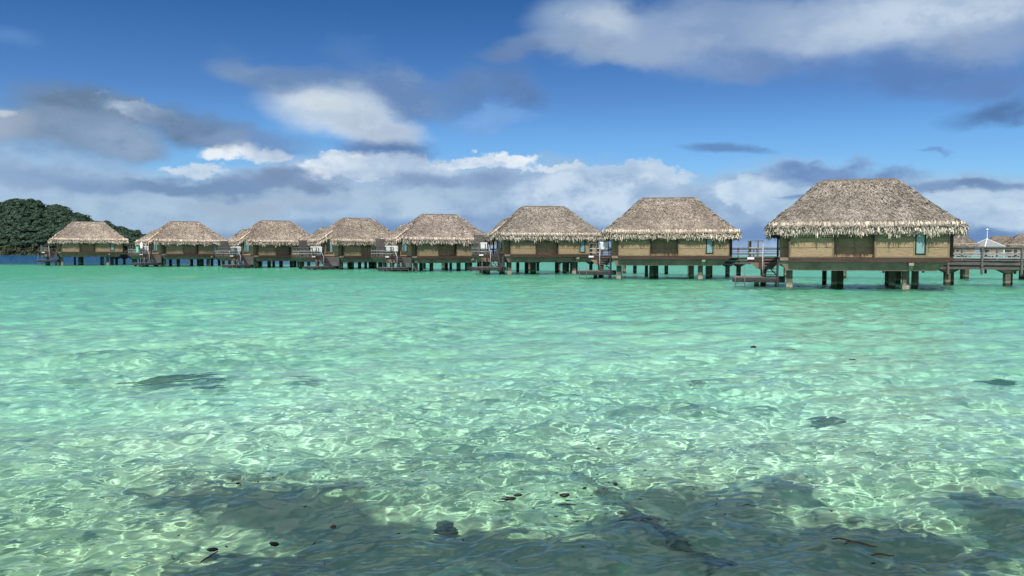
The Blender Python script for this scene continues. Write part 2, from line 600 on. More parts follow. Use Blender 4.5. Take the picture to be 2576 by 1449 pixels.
M_PANE = make_pane()
m_, k_, p_ = material('frosted_glass')
p_.inputs['Base Color'].default_value = (0.20, 0.32, 0.32, 1)
p_.inputs['Roughness'].default_value = 0.25
M_FROST = m_

# ------------------------------------------------------------------ thatched roof
EX, EY, EZ, RX, RZ = 5.62, 3.80, 3.92, 2.31, 7.0       # half eave, half ridge, heights
SLOPE_L = (RZ - EZ) / (EX - RX)


def arch(y):
    """how far the left eave is lifted above the window"""
    t = (y + 1.15) / 1.75
    return 1.15 * math.cos(t * math.pi / 2) ** 2 if abs(t) < 1 else 0.0


def roof_faces():
    """the four slopes as (origin-corner grid functions): each returns a point for u along the eave, v up the slope"""
    def front(u, v):
        xe = -EX + 2 * EX * u
        xr = -RX + 2 * RX * u
        return Vector((xe + (xr - xe) * v, -EY * (1 - v), EZ + (RZ - EZ) * v))

    def back(u, v):
        p = front(u, v)
        return Vector((-p.x, -p.y, p.z))

    def right(u, v):
        ye = -EY + 2 * EY * u
        return Vector((EX + (RX - EX) * v, ye * (1 - v), EZ + (RZ - EZ) * v))

    def left(u, v):
        ye = EY - 2 * EY * u
        v0 = arch(ye) / (RZ - EZ)
        v = v0 + (1 - v0) * v
        return Vector((-EX + (EX - RX) * v, ye * (1 - v), EZ + (RZ - EZ) * v))


    def patch(a, b, c, d):
        a, b, c, d = (Vector(q) for q in (a, b, c, d))
        return lambda u, v: a.lerp(b, u).lerp(d.lerp(c, u), v)
    # lower wing at the back left, over the deck
    wl = patch((-5.58, 5.6, 3.88), (-5.58, 1.0, 3.88), (-3.5, 1.0, 5.78), (-3.5, 3.4, 5.78))
    wb = patch((-1.4, 5.6, 3.88), (-5.58, 5.6, 3.88), (-3.5, 3.4, 5.78), (-3.48, 3.4, 5.78))
    wr = patch((-1.4, 1.5, 3.88), (-1.4, 5.6, 3.88), (-3.5, 3.4, 5.78), (-3.5, 1.5, 5.78))
    return front, back, left, right, wl, wb, wr


def blades_mesh(name, P, D, Nn, L, W, mat, parent, curl=None):
    """P root points, D direction down, Nn normal, L length, W width; two-segment blades"""
    S = np.cross(D, Nn)
    S /= np.linalg.norm(S, axis=1)[:, None]
    W = W[:, None]
    L = L[:, None]
    c = (curl if curl is not None else np.zeros(len(P)))[:, None]
    mid = P + D * L * 0.55 + Nn * c * 0.4
    end = P + D * L + Nn * c
    v = np.stack([P - S * W * 0.4, P + S * W * 0.4, mid + S * W * 0.5, mid - S * W * 0.5, end + S * W * 0.22, end - S * W * 0.22], 1).reshape(-1, 3)
    b = (np.arange(len(P)) * 6)[:, None]
    f = np.concatenate([b + np.array([[0, 1, 2, 3]]), b + np.array([[3, 2, 4, 5]])], 0)
    return np_mesh(name, v, f, mat, parent)


def make_roof(parent, seed):
    rng = np.random.default_rng(seed)
    mb = MB()
    mat_i = []
    fs = roof_faces()
    nu, nv = 24, 8
    th = Vector((0, 0, -0.54))
    for fi, F in enumerate(fs):
        for i in range(nu):
            for j in range(nv):
                a, b = i / nu, (i + 1) / nu
                c, d = j / nv, (j + 1) / nv
                sag = lambda u, v: F(u, v) - Vector((0, 0, 0.10 * math.sin(math.pi * min(v, 1.0)) + 0.05))
                mb.quad(sag(a, c), sag(b, c), sag(b, d), sag(a, d))
                mat_i.append(0)
                if j == 0:      # eave edge and soffit
                    p0, p1 = sag(a, 0), sag(b, 0)
                    mb.quad(p0 + th, p1 + th, p1, p0)
                    mat_i += [1, 0]
                    q0, q1 = F(a, 0.22) + Vector((0, 0, -0.55)), F(b, 0.22) + Vector((0, 0, -0.55))
                    mb.quad(q0, q1, p1 + th, p0 + th)
    # porch roof behind, over the deck
    roof = mb.build('roof', M_THATCH_BED, parent)
    roof.data.materials.append(M_EAVE)
    roof.data.polygons.foreach_set('material_index', mat_i)
    # thatch blades over the slopes
    Ps, Ds, Ns = [], [], []
    area = [38, 30, 19, 17, 14, 6, 9]
    for F, A in zip(fs, area):
        n = int(A * 260)
        u = rng.random(n)
        v = 1 - np.sqrt(1 - rng.random(n) * 0.999) if F in (fs[2], fs[3]) else 1 - (1 - rng.random(n)) ** 0.75
        for a, b in zip(u, v):
            p = F(a, b)
            e = 1e-3
            du = F(min(a + e, 1), b) - F(max(a - e, 0), b)
            dv = F(a, min(b + e, 1)) - F(a, max(b - e, 0))
            nn = du.cross(dv).normalized()
            if nn.z < 0:
                nn = -nn
            Ps.append(p - Vector((0, 0, 0.10 * math.sin(math.pi * b) + 0.05)) + nn * 0.03)
            Ds.append(-dv.normalized())
            Ns.append(nn)
    P, D, Nn = (np.array([tuple(q) for q in s]) for s in (Ps, Ds, Ns))
    n = len(P)
    S = np.cross(D, Nn)
    yaw = rng.normal(0, 0.33, n)[:, None]
    D = D * np.cos(yaw) + S * np.sin(yaw)
    D = D + Nn * rng.uniform(-0.02, 0.13, n)[:, None]
    D /= np.linalg.norm(D, axis=1)[:, None]
    roll = rng.normal(0, 0.5, n)[:, None]
    S = np.cross(D, Nn)
    N2 = Nn * np.cos(roll) + S * np.sin(roll)
    blades_mesh('thatch', P, D, N2, rng.uniform(0.18, 0.38, n), rng.uniform(0.03, 0.06, n), M_THATCH, roof, rng.normal(0.0, 0.03, n))
    # hanging fringe all round
    Ps, Ds, Ns = [], [], []
    for F, length in zip(fs, (2 * EX, 2 * EX, 2 * EY + 2, 2 * EY, 6, 4.4, 5)):
        n = int(length * 250)
        for a in rng.random(n):
            lay = rng.random()
            p = F(a, 0.0)
            e = 1e-3
            du = (F(min(a + e, 1), 0) - F(max(a - e, 0), 0)).normalized()
            out = du.cross(Vector((0, 0, 1))).normalized()
            droop = rng.uniform(-0.15, 0.25)
            up = rng.triangular(-0.16, 0.0, 0.34) if lay > 0.5 else rng.uniform(-0.22, 0.0)
            inn = 0.10 if lay > 0.5 else rng.uniform(0.02, 0.2)
            Ps.append(p + Vector((0, 0, up - 0.06)) - out * inn)
            Ds.append((Vector((0, 0, -1)) + out * (0.46 - 0.24 * (lay < 0.5) + droop * 0.6) + du * rng.normal(0, 0.22)).normalized())
            Ns.append(out)
    P, D, Nn = (np.array([tuple(q) for q in s]) for s in (Ps, Ds, Ns))
    n = len(P)
    roll = rng.normal(0, 0.38, n)[:, None]
    S = np.cross(D, Nn)
    N2 = Nn * np.cos(roll) + S * np.sin(roll)
    L = (rng.uniform(0.30, 0.44, n) + .20 * (rng.random(n) < .08)) * (0.94 + 0.12 * np.sin(P[:, 0] * 3.1 + P[:, 1] * 2.3 + seed) + .06 * np.sin(P[:, 0] * 11 + seed))
    blades_mesh('thatch_fringe', P, D, N2, L, rng.uniform(0.035, 0.085, n), M_FRINGE, roof, rng.normal(-0.02, 0.05, n))
    # ridge cap
    rc = MB()
    x = -RX + 0.1
    while x < RX - .1:
        w = rng.uniform(0.25, 0.5)
        x1 = min(x + w, RX - 0.1)
        h = RZ - 0.01 + rng.uniform(-0.02, 0.035)
        rc.hexa([(x, -0.26, h - 0.30), (x1, -0.26, h - 0.30), (x1, 0.26, h - 0.30), (x, 0.26, h - 0.30),
                 (x, -0.07, h), (x1, -0.07, h), (x1, 0.07, h), (x, 0.07, h)])
        x = x1 + 0.004
    rc.build('ridge_cap', M_THATCH_BED, roof)
    # bargeboard under the fringe
    return roof


# ------------------------------------------------------------------ bungalow
FY = -3.5                       # front wall plane
ZF, ZW = 1.92, 3.62             # floor, wall head


def panel(parent, x0, x1, y, splits, name='wall_panel', z0=ZF, z1=ZW, th=0.06):
    """boarded panel facing -y with open joints at the given heights"""
    mb = MB()
    zs = [z0] + list(splits) + [z1]
    for a, b in zip(zs[:-1], zs[1:]):
        mb.box(x0, x1, y, y + th, a + 0.014, b - 0.014)
    mb.box(x0, x1, y + 0.045, y + th + 0.03, z0, z1)
    return mb.build(name, M_PANEL, parent)


def make_bungalow():
    root = thing('overwater_bungalow', 'x', 'bungalow')
    # --- front wall, from left to right
    b = MB()
    A0, A1, B0, B1, C0, C1 = -4.27, -1.67, 0.68, 2.93, 3.52, 4.82
    panel(root, A0 + .09, A1 - .09, FY, (2.52, 3.16))
    panel(root, B0 + .09, B1 - .09, FY, (2.52, 3.16))
    panel(root, C0 + .09, C1 - .09, FY, (2.52, 3.16))
    rp = panel(root, A1 + .0, B0 - .0, FY + 0.46, (2.52, 3.16), 'recessed_panel')
    rp_b = MB()
    rp_b.box(-0.46, -0.41, FY + 0.43, FY + 0.457, ZF, ZW)
    rp_b.build('batten', M_POST, rp)
    panel(root, -4.76, A0 - .0, FY + 0.56, (2.52, 3.16), 'recessed_panel')
    for x in (A0 + .045, A1 - .045, B0 + .045, B1 - .045, C0 + .045, C1 - .045):
        MB().box(x - .045, x + .045, FY - .035, FY + .05, ZF, ZW).build('wall_post', M_POST, root)
    for x in (A0 - .03, B0 - .03):
        MB().box(x - .03, x + .028, FY - .05, FY + .45, ZF - .29, ZW).build('corner_post', M_DARKPOST, root)
    MB().box(A1 + .002, A1 + .05, FY + .0, FY + .45, ZF, ZW).build('corner_post', M_DARKPOST, root)
    for xa, xb in ((A0 + .09, A1 - .09), (B0 + .09, C1 - .09)):
        MB().box(xa, xb, FY - .045, FY - .002, ZF, ZF + .075).build('sill_board', M_POST, root)
    # strip window
    wf = MB()
    wf.box(B1 + .005, B1 + .075, FY - .04, FY + .06, 2.10, ZW)
    wf.box(C0 - .075, C0 - .005, FY - .04, FY + .06, 2.10, ZW)
    wf.box(B1 + .075, C0 - .075, FY - .04, FY + .06, 2.10, 2.17)
    win = wf.build('strip_window', M_FRAME, root)
    MB().box(B1 + .078, C0 - .078, FY + .0, FY + .02, 2.172, ZW - .01).build('pane', M_FROST, win)
    MB().box(B1 + .005, C0 - .005, FY - .02, FY + .05, ZF + .078, 2.097).build('window_apron', M_POST, root)
    # --- left wall with its big window
    X = -4.83
    lw = MB()
    wy0, wy1, wz0, wz1 = -1.75, 0.15, 2.42, 4.1
    def side(y0, y1, z0, z1):
        lw.box(X - .0, X + .07, y0, y1, z0, z1)
    side(FY + .56, wy0, ZF, 3.75)
    side(wy1, 1.35, ZF, 3.75)
    side(wy0, wy1, ZF, wz0)
    lw.box(X, X + .07, -2.4, 0.6, 4.1, 4.5)
    lw.box(X, X + .07, wy0 - .65, wy0, 3.75, 4.1)
    lw.box(X, X + .07, wy1, wy1 + .45, 3.75, 4.1)
    lw.build('side_wall', M_PANEL, root)
    wf = MB()
    wf.box(X - .05, X + .05, wy0, wy0 + .08, wz0, wz1)
    wf.box(X - .05, X + .05, wy1 - .08, wy1, wz0, wz1)
    wf.box(X - .03, X + .05, -.74, -.68, wz0 + .06, wz1)
    wf.box(X - .05, X + .05, wy0 + .08, wy1 - .08, wz0 + .021, wz0 + .08)
    wf.box(X - .05, X + .05, wy0 + .08, wy1 - .08, wz1 - .06, wz1)
    w2 = wf.build('side_window', M_FRAME, root)
    MB().box(X - .14, X + .05, wy0 - .05, wy1 + .05, wz0 - .05, wz0 + .02).build('sill', M_POST, w2)
    MB().box(X + .0, X + .015, wy0 + .08, wy1 - .08, wz0 + .02, wz1).build('pane', M_PANE, w2)
    # --- other walls, closed in shade
    rw = MB()
    rw.box(C1 - .06, C1, FY + .08, 3.4, ZF, 3.7)
    rw.build('end_wall', M_PANEL, root)
    MB().box(C1 - .02, C1 + .30, FY + .55, FY + .62, ZF - .2, 3.6).build('end_strip', M_DARKPOST, root)  # dark upright strip standing out past the end wall
    bw = MB()
    bw.box(-3.0, C1 - .06, 3.4, 3.47, ZF, 3.7)
    bw.box(-3.0, -2.93, 1.35, 3.4, ZF, 3.7)
    bw.box(X + .07, -3.0, 1.28, 1.35, ZF, 3.7)
    bw.build('back_wall', M_PANEL, root)
    MB().box(-4.3, -3.2, 1.352, 1.40, ZF, 3.55).build('porch_door', M_INSIDE, root)  # near-black stands in for the shade in the porch opening
    MB().box(-1.9, -1.6, 4.9, 5.2, -2.6, 3.75).build('porch_post', M_PILE, root)
    for yy in (3.3, 5.0):
        MB().box(X - (.2 if yy > 4 else 0), X + .14 - (.2 if yy > 4 else 0), yy, yy + .14, ZF, 3.6).build('porch_post', M_DARKPOST, root)
    # --- floor edge and slab
    fa = MB()
    fa.box(A0, C1 + .02, FY - .065, FY - .0, ZF - .29, ZF - .004)
    fa.box(-4.86, A0 - .07, FY + .48, FY + .54, ZF - .29, ZF - .004)
    fa.box(-4.9, -4.84, FY + .54, 1.4, ZF - .29, ZF - .004)
    fa.box(C1 - .04, C1 + .02, FY, 3.5, ZF - .29, ZF - .004)
    fa.build('fascia', M_FASCIA, root)
    MB().box(-4.83, C1 - .05, FY + .02, 3.46, ZF - .2, ZF - .006).build('floor', M_CONC, root)
    sl = MB()
    za, zb = 1.10, 1.63
    sl.hexa([(-4.45, FY + .25, za), (4.15, FY + .25, za), (4.15, 3.2, za), (-4.45, 3.2, za),
             (-4.80, FY + .12, zb), (4.78, FY + .12, zb), (4.78, 3.45, zb), (-4.80, 3.45, zb)])
    sl.hexa([(-4.80, FY + .12, zb), (4.78, FY + .12, zb), (4.78, 3.45, zb), (-4.80, 3.45, zb),
             (-4.80, FY + .12, zb + .088), (4.78, FY + .12, zb + .088), (4.78, 3.45, zb + .088), (-4.80, 3.45, zb + .088)])
    sl.build('floor_slab', M_CONC, root)
    br = MB()
    br.hexa([(2.62, FY + .22, 1.12), (2.86, FY + .22, 1.12), (2.86, FY + .5, 1.12), (2.62, FY + .5, 1.12),
             (2.62, FY - .14, 1.44), (2.86, FY - .14, 1.44), (2.86, FY + .5, 1.44), (2.62, FY + .5, 1.44)])
    br.box(2.60, 2.88, FY - .16, FY + .1, 1.44, 1.60)
    br.build('bracket', M_SUNLIT, root)
    # --- pilings
    for x, y, w in ((-4.24, -2.72, .19), (2.55, -2.72, .19), (-1.45, -.9, .18), (-1.0, .2, .18), (1.95, -1.2, .18), (3.35, -.6, .17),
                    (-4.2, 1.0, .18), (3.9, 2.9, .18), (-1.2, 3.0, .18), (2.2, 3.0, .18)):
        MB().box(x - w, x + w, y - w, y + w, -2.6, 1.11).build('piling', M_PILE, root, bevel=.025)
    # pale collars painting sunlight on the feet of the two front pilings
    for x, y in ((-4.24, -2.72), (2.55, -2.72)):
        pile = MB()
        pile.box(x - .205, x + .205, y - .205, y + .205, -.35, .20)
        pile.build('sunlit_collar', M_SUNLIT, root, bevel=.04)
    # --- deck on the left
    d0, d1, e0, e1 = -6.9, -4.92, 0.0, 5.2
    dk = MB()
    x = d0
    while x < d1 - .05:
        dk.box(x, min(x + .135, d1), e0 - .06, e1, ZF - .045, ZF)
        x += .145
    deck = dk.build('deck', M_WOOD, root)
    ff = MB()
    ff.box(d0, d1, e0 - .03, e0 + .03, ZF - .29, ZF - .05)
    ff.box(d0, d0 + .06, e0 + .03, e1, ZF - .29, ZF - .05)
    ff.build('deck_fascia', M_FASCIA, deck)
    ds = MB()
    ds.hexa([(d0 + .62, e0 + .04, 1.12), (d1 - .35, e0 + .04, 1.12), (d1 - .35, e1 - .1, 1.12), (d0 + .62, e1 - .1, 1.12),
             (d0 + .05, e0 + .02, 1.63), (d1 + .05, e0 + .02, 1.63), (d1 + .05, e1 - .05, 1.63), (d0 + .05, e1 - .05, 1.63)])
    ds.box(d0 + .07, d1 + .0, e0 + .035, e1 - .06, 1.63, ZF - .05)
    ds.build('deck_slab', M_CONC, deck)
    MB().box(d0 - .02, d0 + .42, e0 - .09, e0 - .035, ZF - .17, ZF - .03).build('beam_end', M_WHITE, deck)
    MB().box(d0 + .72, d0 + .92, e0 - .02, e0 + .02, 1.10, ZF - .29).build('deck_rib', M_DARKPOST, deck)
    for x, y in ((-5.9, .4), (-5.9, 2.7), (-5.9, 4.9)):
        MB().box(x - .17, x + .17, y - .17, y + .17, -2.6, 1.13).build('deck_piling', M_PILE, deck, bevel=.025)
    # --- railing
    rl = MB()
    top = ZF + 1.06
    rails = ((d0 + .04, e0 + .02, d0 + .04, e1 - .05), (d0 + .04, e0 + .02, -5.92, e0 + .02))
    for xa, ya, xb, yb in rails:
        rl.beam((xa, ya, top + .02), (xb, yb, top + .02), .11, .05)
    railing = rl.build('railing', M_WOOD, root)
    lr = MB()
    for xa, ya, xb, yb in rails:
        for z in (.28, .62):
            lr.beam((xa, ya, ZF + z), (xb, yb, ZF + z), .05, .07)
    lr.build('cross_rail', M_RAIL, railing)
    for (xa, ya, xb, yb), n in zip(rails, (6, 2)):
        for i in range(n):
            t = i / (n - 1)
            px, py = xa + (xb - xa) * t, ya + (yb - ya) * t
            if (n == 2 and i == 0):
                px += .62
            MB().box(px - .045, px + .045, py - .045, py + .045, ZF - .3, top - .006).build('rail_post', M_WOOD, railing)
    # --- stairs down to the water platform
    st = MB()
    x0, x1 = -5.85, -5.02
    n = 6
    y_t, y_b, z_t, z_b = -0.08, -1.55, ZF - .1, .66
    for i in range(n):
        t = (i + .5) / n
        y = y_t + (y_b - y_t) * t
        z = z_t + (z_b - z_t) * t
        st.box(x0 + .05, x1 - .05, y - .14, y + .13, z - .03, z + .02)
    stairs = st.build('staircase', M_WOOD, root)
    sg = MB()
    for x in (x0, x1):
        sg.beam((x, y_t, z_t - .02), (x, y_b - .1, z_b - .05), .05, .22)
    sg.build('stringer', M_DARKWOOD, stairs)
    hr = MB()
    hr.tube([(x0 - .06, .05, top - .1), (x0 - .06, -.12, top - .12), (x0 - .06, -1.0, top - .95), (x0 - .06, -1.2, top - 1.2), (x0 - .06, -1.22, .6)], .035, 6)
    hr.build('handrail', M_RAIL, stairs, True)
    # --- slatted screen below the side wall
    ss = MB()
    z = .62
    while z < 1.70:
        ss.box(-4.99, -4.95, -3.35, -.35, z, z + .10)
        z += .118
    scr = ss.build('slatted_screen', M_WOODH, root)
    MB().box(-5.0, -4.9, -3.48, -3.36, .1, 1.75).build('screen_post', M_DARKWOOD, scr)
    MB().box(-5.0, -4.9, -.34, -.24, .1, 1.75).build('screen_post', M_DARKWOOD, scr)
    # --- swim platform
    p0, p1, q0, q1 = -7.75, -4.5, -2.3, .75
    sp = MB()
    y = q0
    while y < q1 - .05:
        sp.box(p0, p1, y, min(y + .15, q1), .56, .61)
        y += .165
    plat = sp.build('swim_platform', M_WOOD, root)
    pe = MB()
    pe.box(p0 - .03, p1, q0 - .05, q0 - .004, .30, .57)
    pe.box(p0 - .05, p0 - .004, q0 - .004, q1 + .02, .30, .57)
    pe.box(p0 + .1, p1, q1 - .3, q1 - .2, .26, .55)
    pe.box(p0 + .1, p1, q0 + .5, q0 + .6, .26, .55)
    pe.build('platform_edge', M_DARKWOOD, plat)
    for x, y in ((-6.3, -1.6), (-5.0, -1.9), (-6.3, .4)):
        MB().box(x - .13, x + .13, y - .13, y + .13, -2.6, .27).build('platform_piling', M_PILE, plat)
    ld = MB()
    for x in (-7.6, -7.0):
        ld.tube([(x, q0 + .1, 1.30), (x, q0 - .1, 1.30), (x, q0 - .12, -1.0)], .028, 6)
    for z in (-.35, -.05, .2):
        ld.tube([(-7.6, q0 - .12, z), (-7.0, q0 - .12, z)], .022, 6)
    ld.build('ladder', M_METAL, plat, True)
    xb = MB()
    xb.beam((-6.05, .25, .62), (-5.5, .3, 1.2), .07)
    xb.beam((-4.95, .25, .62), (-5.5, .3, 1.2), .07)
    xb.build('brace', M_DARKWOOD, plat)
    return root


def make_deck_chair():
    """white cushioned lounge chair seen from behind or the side"""
    root = thing('lounge_chair', 'x', 'chair')
    f = MB()
    for x in (-.31, .31):
        f.beam((x, -.34, .0), (x, -.34, .58), .05)
        f.beam((x, .30, .0), (x, .42, .92), .05)
        f.beam((x, -.36, .58), (x, .34, .60), .06, .04)
        f.beam((x, -.34, .33), (x, .34, .33), .05)
    f.beam((-.31, -.34, .33), (.31, -.34, .33), .05)
    f.beam((-.31, .33, .33), (.31, .33, .33), .05)
    f.build('chair_frame', M_DARKWOOD, root)
    MB().box(-.28, .28, -.34, .30, .36, .47).build('seat', M_CUSHION, root, bevel=.03)
    c = MB()
    c.hexa([(-.31, .26, .46), (.31, .26, .46), (.31, .36, .44), (-.31, .36, .44), (-.31, .36, 1.0), (.31, .36, 1.0), (.31, .46, .98), (-.31, .46, .98)])
    c.build('backrest', M_CUSHION, root, bevel=.03)
    return root


HOUSES = [  # x, y, rotation, floor offset, roof tone, label
    (22.55, 55.75, -17.2, .06, (1.0, 0.97, 0.93), 'largest thatched bungalow on stilts, nearest of the row, with cream patches along its eave'),
    (13.65, 74.7, -7.7, .05, (1.10, 1.04, 0.98), 'second nearest thatched bungalow, on stilts next to the largest one'),
    (3.35, 90.3, 11.4, .12, (1.10, 1.06, 1.02), 'third nearest stilt bungalow, with the dark underside of its left eave showing'),
    (-8.8, 103.7, 28.2, -.15, (1.20, 1.12, 1.10), 'thatched bungalow, fourth counted from the largest, side window under a raised eave'),
    (-20.85, 115.4, 42.8, -.20, (1.20, 1.13, 1.05), 'thatched bungalow, fifth counted from the largest, two white chairs on its deck'),
    (-34.65, 125.3, 41.1, -.18, (1.28, 1.18, 1.10), 'thatched bungalow, sixth counted from the largest, white chair backs behind deck railing'),
    (-51.2, 133.8, 42.3, -.01, (1.36, 1.25, 1.18), 'thatched bungalow second from the wooded hill, mint towel on its deck rail'),
    (-71.0, 143.3, 31.3, .30, (1.36, 1.27, 1.20), 'smallest thatched bungalow, standing in front of the wooded hill and dark blue water'),
]


def make_fittings():
    g = 'overwater bungalows in a row'
    proto = make_bungalow()
    roofs = [make_roof(proto, 11)]
    alts = []
    for s in (23, 47):
        r = make_roof(None, s)
        alts.append(r)
    variants = [roofs[0]] + alts
    data = [(v.data, {c.name.split('.')[0]: c.data for c in v.children}) for v in variants]
    roots = []
    for i, (x, y, th, dz, tone, label) in enumerate(HOUSES):
        o = proto if i == 0 else copy_tree(proto)
        o.location = (x, y, dz)
        o.rotation_euler = (0, 0, R(th))
        tag(o, label, 'bungalow', g)
        for c in o.children:
            if c.name.split('.')[0] == 'roof':
                d, ch = data[i % 3]
                c.data = d
                c.color = (*tone, 1)
                for cc in c.children:
                    cc.data = ch[cc.name.split('.')[0]]
                    cc.color = (*tone, 1)
        roots.append(o)
    for r in alts:
        for c in list(r.children):
            bpy.data.objects.remove(c)
        bpy.data.objects.remove(r)
    # vertical board screens standing at the back of four decks
    for i in (2, 3, 4, 5):
        mb = MB()
        x = -6.9
        while x < -5.2:
            mb.box(x, x + .13, 3.42, 3.46, ZF, 3.95)
            x += .15
        mb.box(-6.95, -5.15, 3.47, 3.52, 3.86, 3.99)
        mb.build('privacy_screen', M_WOODH, roots[i])
    # curtains and a near-black sheet painting room shade over the fifth house's side window
    for i in (4,):
        mb = MB()
        mb.box(-4.90, -4.835, -1.66, -1.1, 2.45, 4.1)
        mb.box(-4.90, -4.835, -.02, .06, 2.45, 4.1)
        mb.build('curtain', M_CURTAIN, roots[i])
        MB().box(-4.86, -4.832, -1.08, -.04, 2.45, 4.1).build('dark_room_sheet', M_INSIDE, roots[i])
    # chairs
    chair = make_deck_chair()
    spots = [
        (2, -6.1, .9, 150, 'white lounge chair on the deck of the third nearest bungalow'),
        (3, -6.35, .75, 170, 'white chair at the deck rail of the fourth bungalow from the largest'),
        (3, -5.45, .85, 165, 'white chair against the wall of the fourth bungalow from the largest'),
        (4, -6.4, .7, 160, 'outer one of two white chairs on the fifth bungalow counted from the largest'),
        (4, -5.4, .8, 150, 'inner one of two white chairs on the fifth bungalow counted from the largest'),
        (5, -6.4, .55, 180, 'outer white chair behind the rail of the sixth bungalow counted from the largest'),
        (5, -5.6, .55, 180, 'inner white chair behind the rail of the sixth bungalow counted from the largest'),
        (6, -5.6, 1.0, 165, 'white chair on the deck with the mint towel'),
        (1, -5.5, 1.2, 170, 'pale chair on the deck of the second nearest bungalow'),
    ]
    for n, (i, lx, ly, rz, label) in enumerate(spots):
        o = chair if n == 0 else copy_tree(chair)
        x, y, th, dz = HOUSES[i][:4]
        c, s = math.cos(R(th)), math.sin(R(th))
        o.location = (x + c * lx - s * ly, y + s * lx + c * ly, ZF + dz)
        o.rotation_euler = (0, 0, R(th + rz))
        o.scale = (1.25, 1.1, 1.2)
        tag(o, label, 'chair', 'white chairs on the decks')
    # towel and folded parasol on the seventh deck
    x, y, th, dz = HOUSES[6][:4]
    c, s = math.cos(R(th)), math.sin(R(th))
    W = lambda lx, ly, z: (x + c * lx - s * ly, y + s * lx + c * ly, z + dz)
    t = MB()
    t.box(-6.98, -6.94, .35, 1.35, 2.15, 3.035)
    t.box(-6.94, -6.72, .35, 1.35, 3.012, 3.04)
    t.box(-6.72, -6.68, .35, 1.35, 2.5, 3.035)
    to = t.build('beach_towel', M_TOWEL)
    to.location, to.rotation_euler = (x, y, dz), (0, 0, R(th))
    tag(to, 'mint green towel hung over the deck rail beside the second bungalow from the hill', 'towel')
    p = thing('parasol', 'folded white parasol standing on the deck with the mint towel', 'parasol', W(-6.45, .45, ZF), 0)
    MB().tube([(0, 0, 0.0), (0, 0, 1.75)], .03, 8).build('pole', M_METAL, p, True)
    MB().tube([(0, 0, .75), (0, 0, .85), (0, 0, 1.05), (0, 0, 1.1), (0, 0, 1.35), (0, 0, 1.4), (0, 0, 1.7), (0, 0, 1.78)],
              [.16, .24, .22, .17, .22, .15, .11, .02], 10).build('canopy', M_CUSHION, p, True)
    MB().tube([(0, 0, 0.0), (0, 0, .08)], .25, 12).build('base', M_PILE, p)
    return proto, roots


PROTO, ROOTS = make_fittings()


# ------------------------------------------------------------------ boardwalks
def boardwalk(name, label, pts, width, zt, post_step, pile_step, long_posts, rope):
    root = thing(name, label, 'boardwalk', (pts[0][0], pts[0][1], 0))
    off = Vector((pts[0][0], pts[0][1], 0))
    P = [Vector((x, y, 0)) - off for x, y in pts]
    # arc-length samples
    segs = []
    for a, b in zip(P[:-1], P[1:]):
        segs.append((a, b, (b - a).length))
    total = sum(s[2] for s in segs)

    def at(d):
        d = max(0, min(total, d))
        for a, b, l in segs:
            if d <= l + 1e-6:
                t = (b - a) / l
                return a + t * d, t
            d -= l
        return b, t

    def side(d, o, z):
        p, t = at(d)
        return p + Vector((-t.y, t.x, 0)) * o + Vector((0, 0, z))
    dk = MB()
    d = 0
    while d < total:
        e = min(d + .28, total)
        a, b = side(d + .01, -width / 2, zt), side(e, -width / 2, zt)
        c2, d2 = side(e, width / 2, zt), side(d + .01, width / 2, zt)
        dz = Vector((0, 0, -.05))
        dk.hexa([a + dz, b + dz, c2 + dz, d2 + dz, a, b, c2, d2])
        d += .28
    dk.build('deck', M_WOODH, root)
    for o in (-width / 2 + .08, width / 2 - .08):
        bm, tr, rp = MB(), MB(), MB()
        n = max(1, int(total / 2.0))
        for i in range(n):
            a, b = total * i / n, total * (i + 1) / n
            bm.beam(side(a, o, zt - .19), side(b, o, zt - .19), .07, .26)
            bm.beam(side(a, o * .92, zt - .49), side(b, o * .92, zt - .49), .09, .26)
            tr.beam(side(a, o, zt + .86), side(b, o, zt + .86), .14, .06)
            tr.beam(side(a, o, zt + .75), side(b, o, zt + .75), .05, .10)
            for z in rope:
                rp.beam(side(a, o, zt + z), side(b, o, zt + z), .05, .055)
        bm.build('edge_beam', M_WOODH, root)
        tr.build('top_rail', M_WOODH, root)
        rp.build('cross_rail', M_RAIL, root)
        k = int(total / post_step)
        sgn = 1 if o > 0 else -1
        for i in range(k + 1):
            p = side(i * post_step + .4, o + sgn * .10, 0)
            MB().box(p.x - .06, p.x + .06, p.y - .06, p.y + .06, zt - (.95 if long_posts else .6), zt + .83).build('rail_post', M_WOOD, root)
    k = int(total / pile_step)
    for i in range(k + 1):
        for o in (-width / 2 + .35, width / 2 - .35):
            p = side(i * pile_step + .8, o, 0)
            q = MB()
            q.box(p.x - .17, p.x + .17, p.y - .17, p.y + .17, -2.6, zt - .86)
            q.hexa([(p.x - .2, p.y - .2, zt - .86), (p.x + .2, p.y - .2, zt - .86), (p.x + .2, p.y + .2, zt - .86), (p.x - .2, p.y + .2, zt - .86),
                    (p.x - .62, p.y - .3, zt - .63), (p.x + .62, p.y - .3, zt - .63), (p.x + .62, p.y + .3, zt - .63), (p.x - .62, p.y + .3, zt - .63)])
            q.build('piling', M_PILE, root)
    return root


boardwalk('boardwalk', 'long grey boardwalk on stilts with pale rails running behind the row of bungalows',
          [(-69.5, 150.5), (-60, 144.6), (-43.5, 135.8), (-29.6, 126.2), (-15.2, 116.4), (.8, 103.6), (12.6, 91.5), (20.6, 79.5), (29.5, 75.6), (40, 72), (56, 70)],
          2.2, 1.78, 2.4, 4.8, False, (.2, .45))
boardwalk('access_pier', 'grey timber pier with tall posts joining the right side of the largest bungalow',
          [(27.2, 62.6), (29.6, 60.6), (34.0, 57.6), (48.0, 52.0)], 2.4, 1.75, 2.05, 3.6, True, (.16, .42))
# short links from each house back to the boardwalk are hidden behind the walls


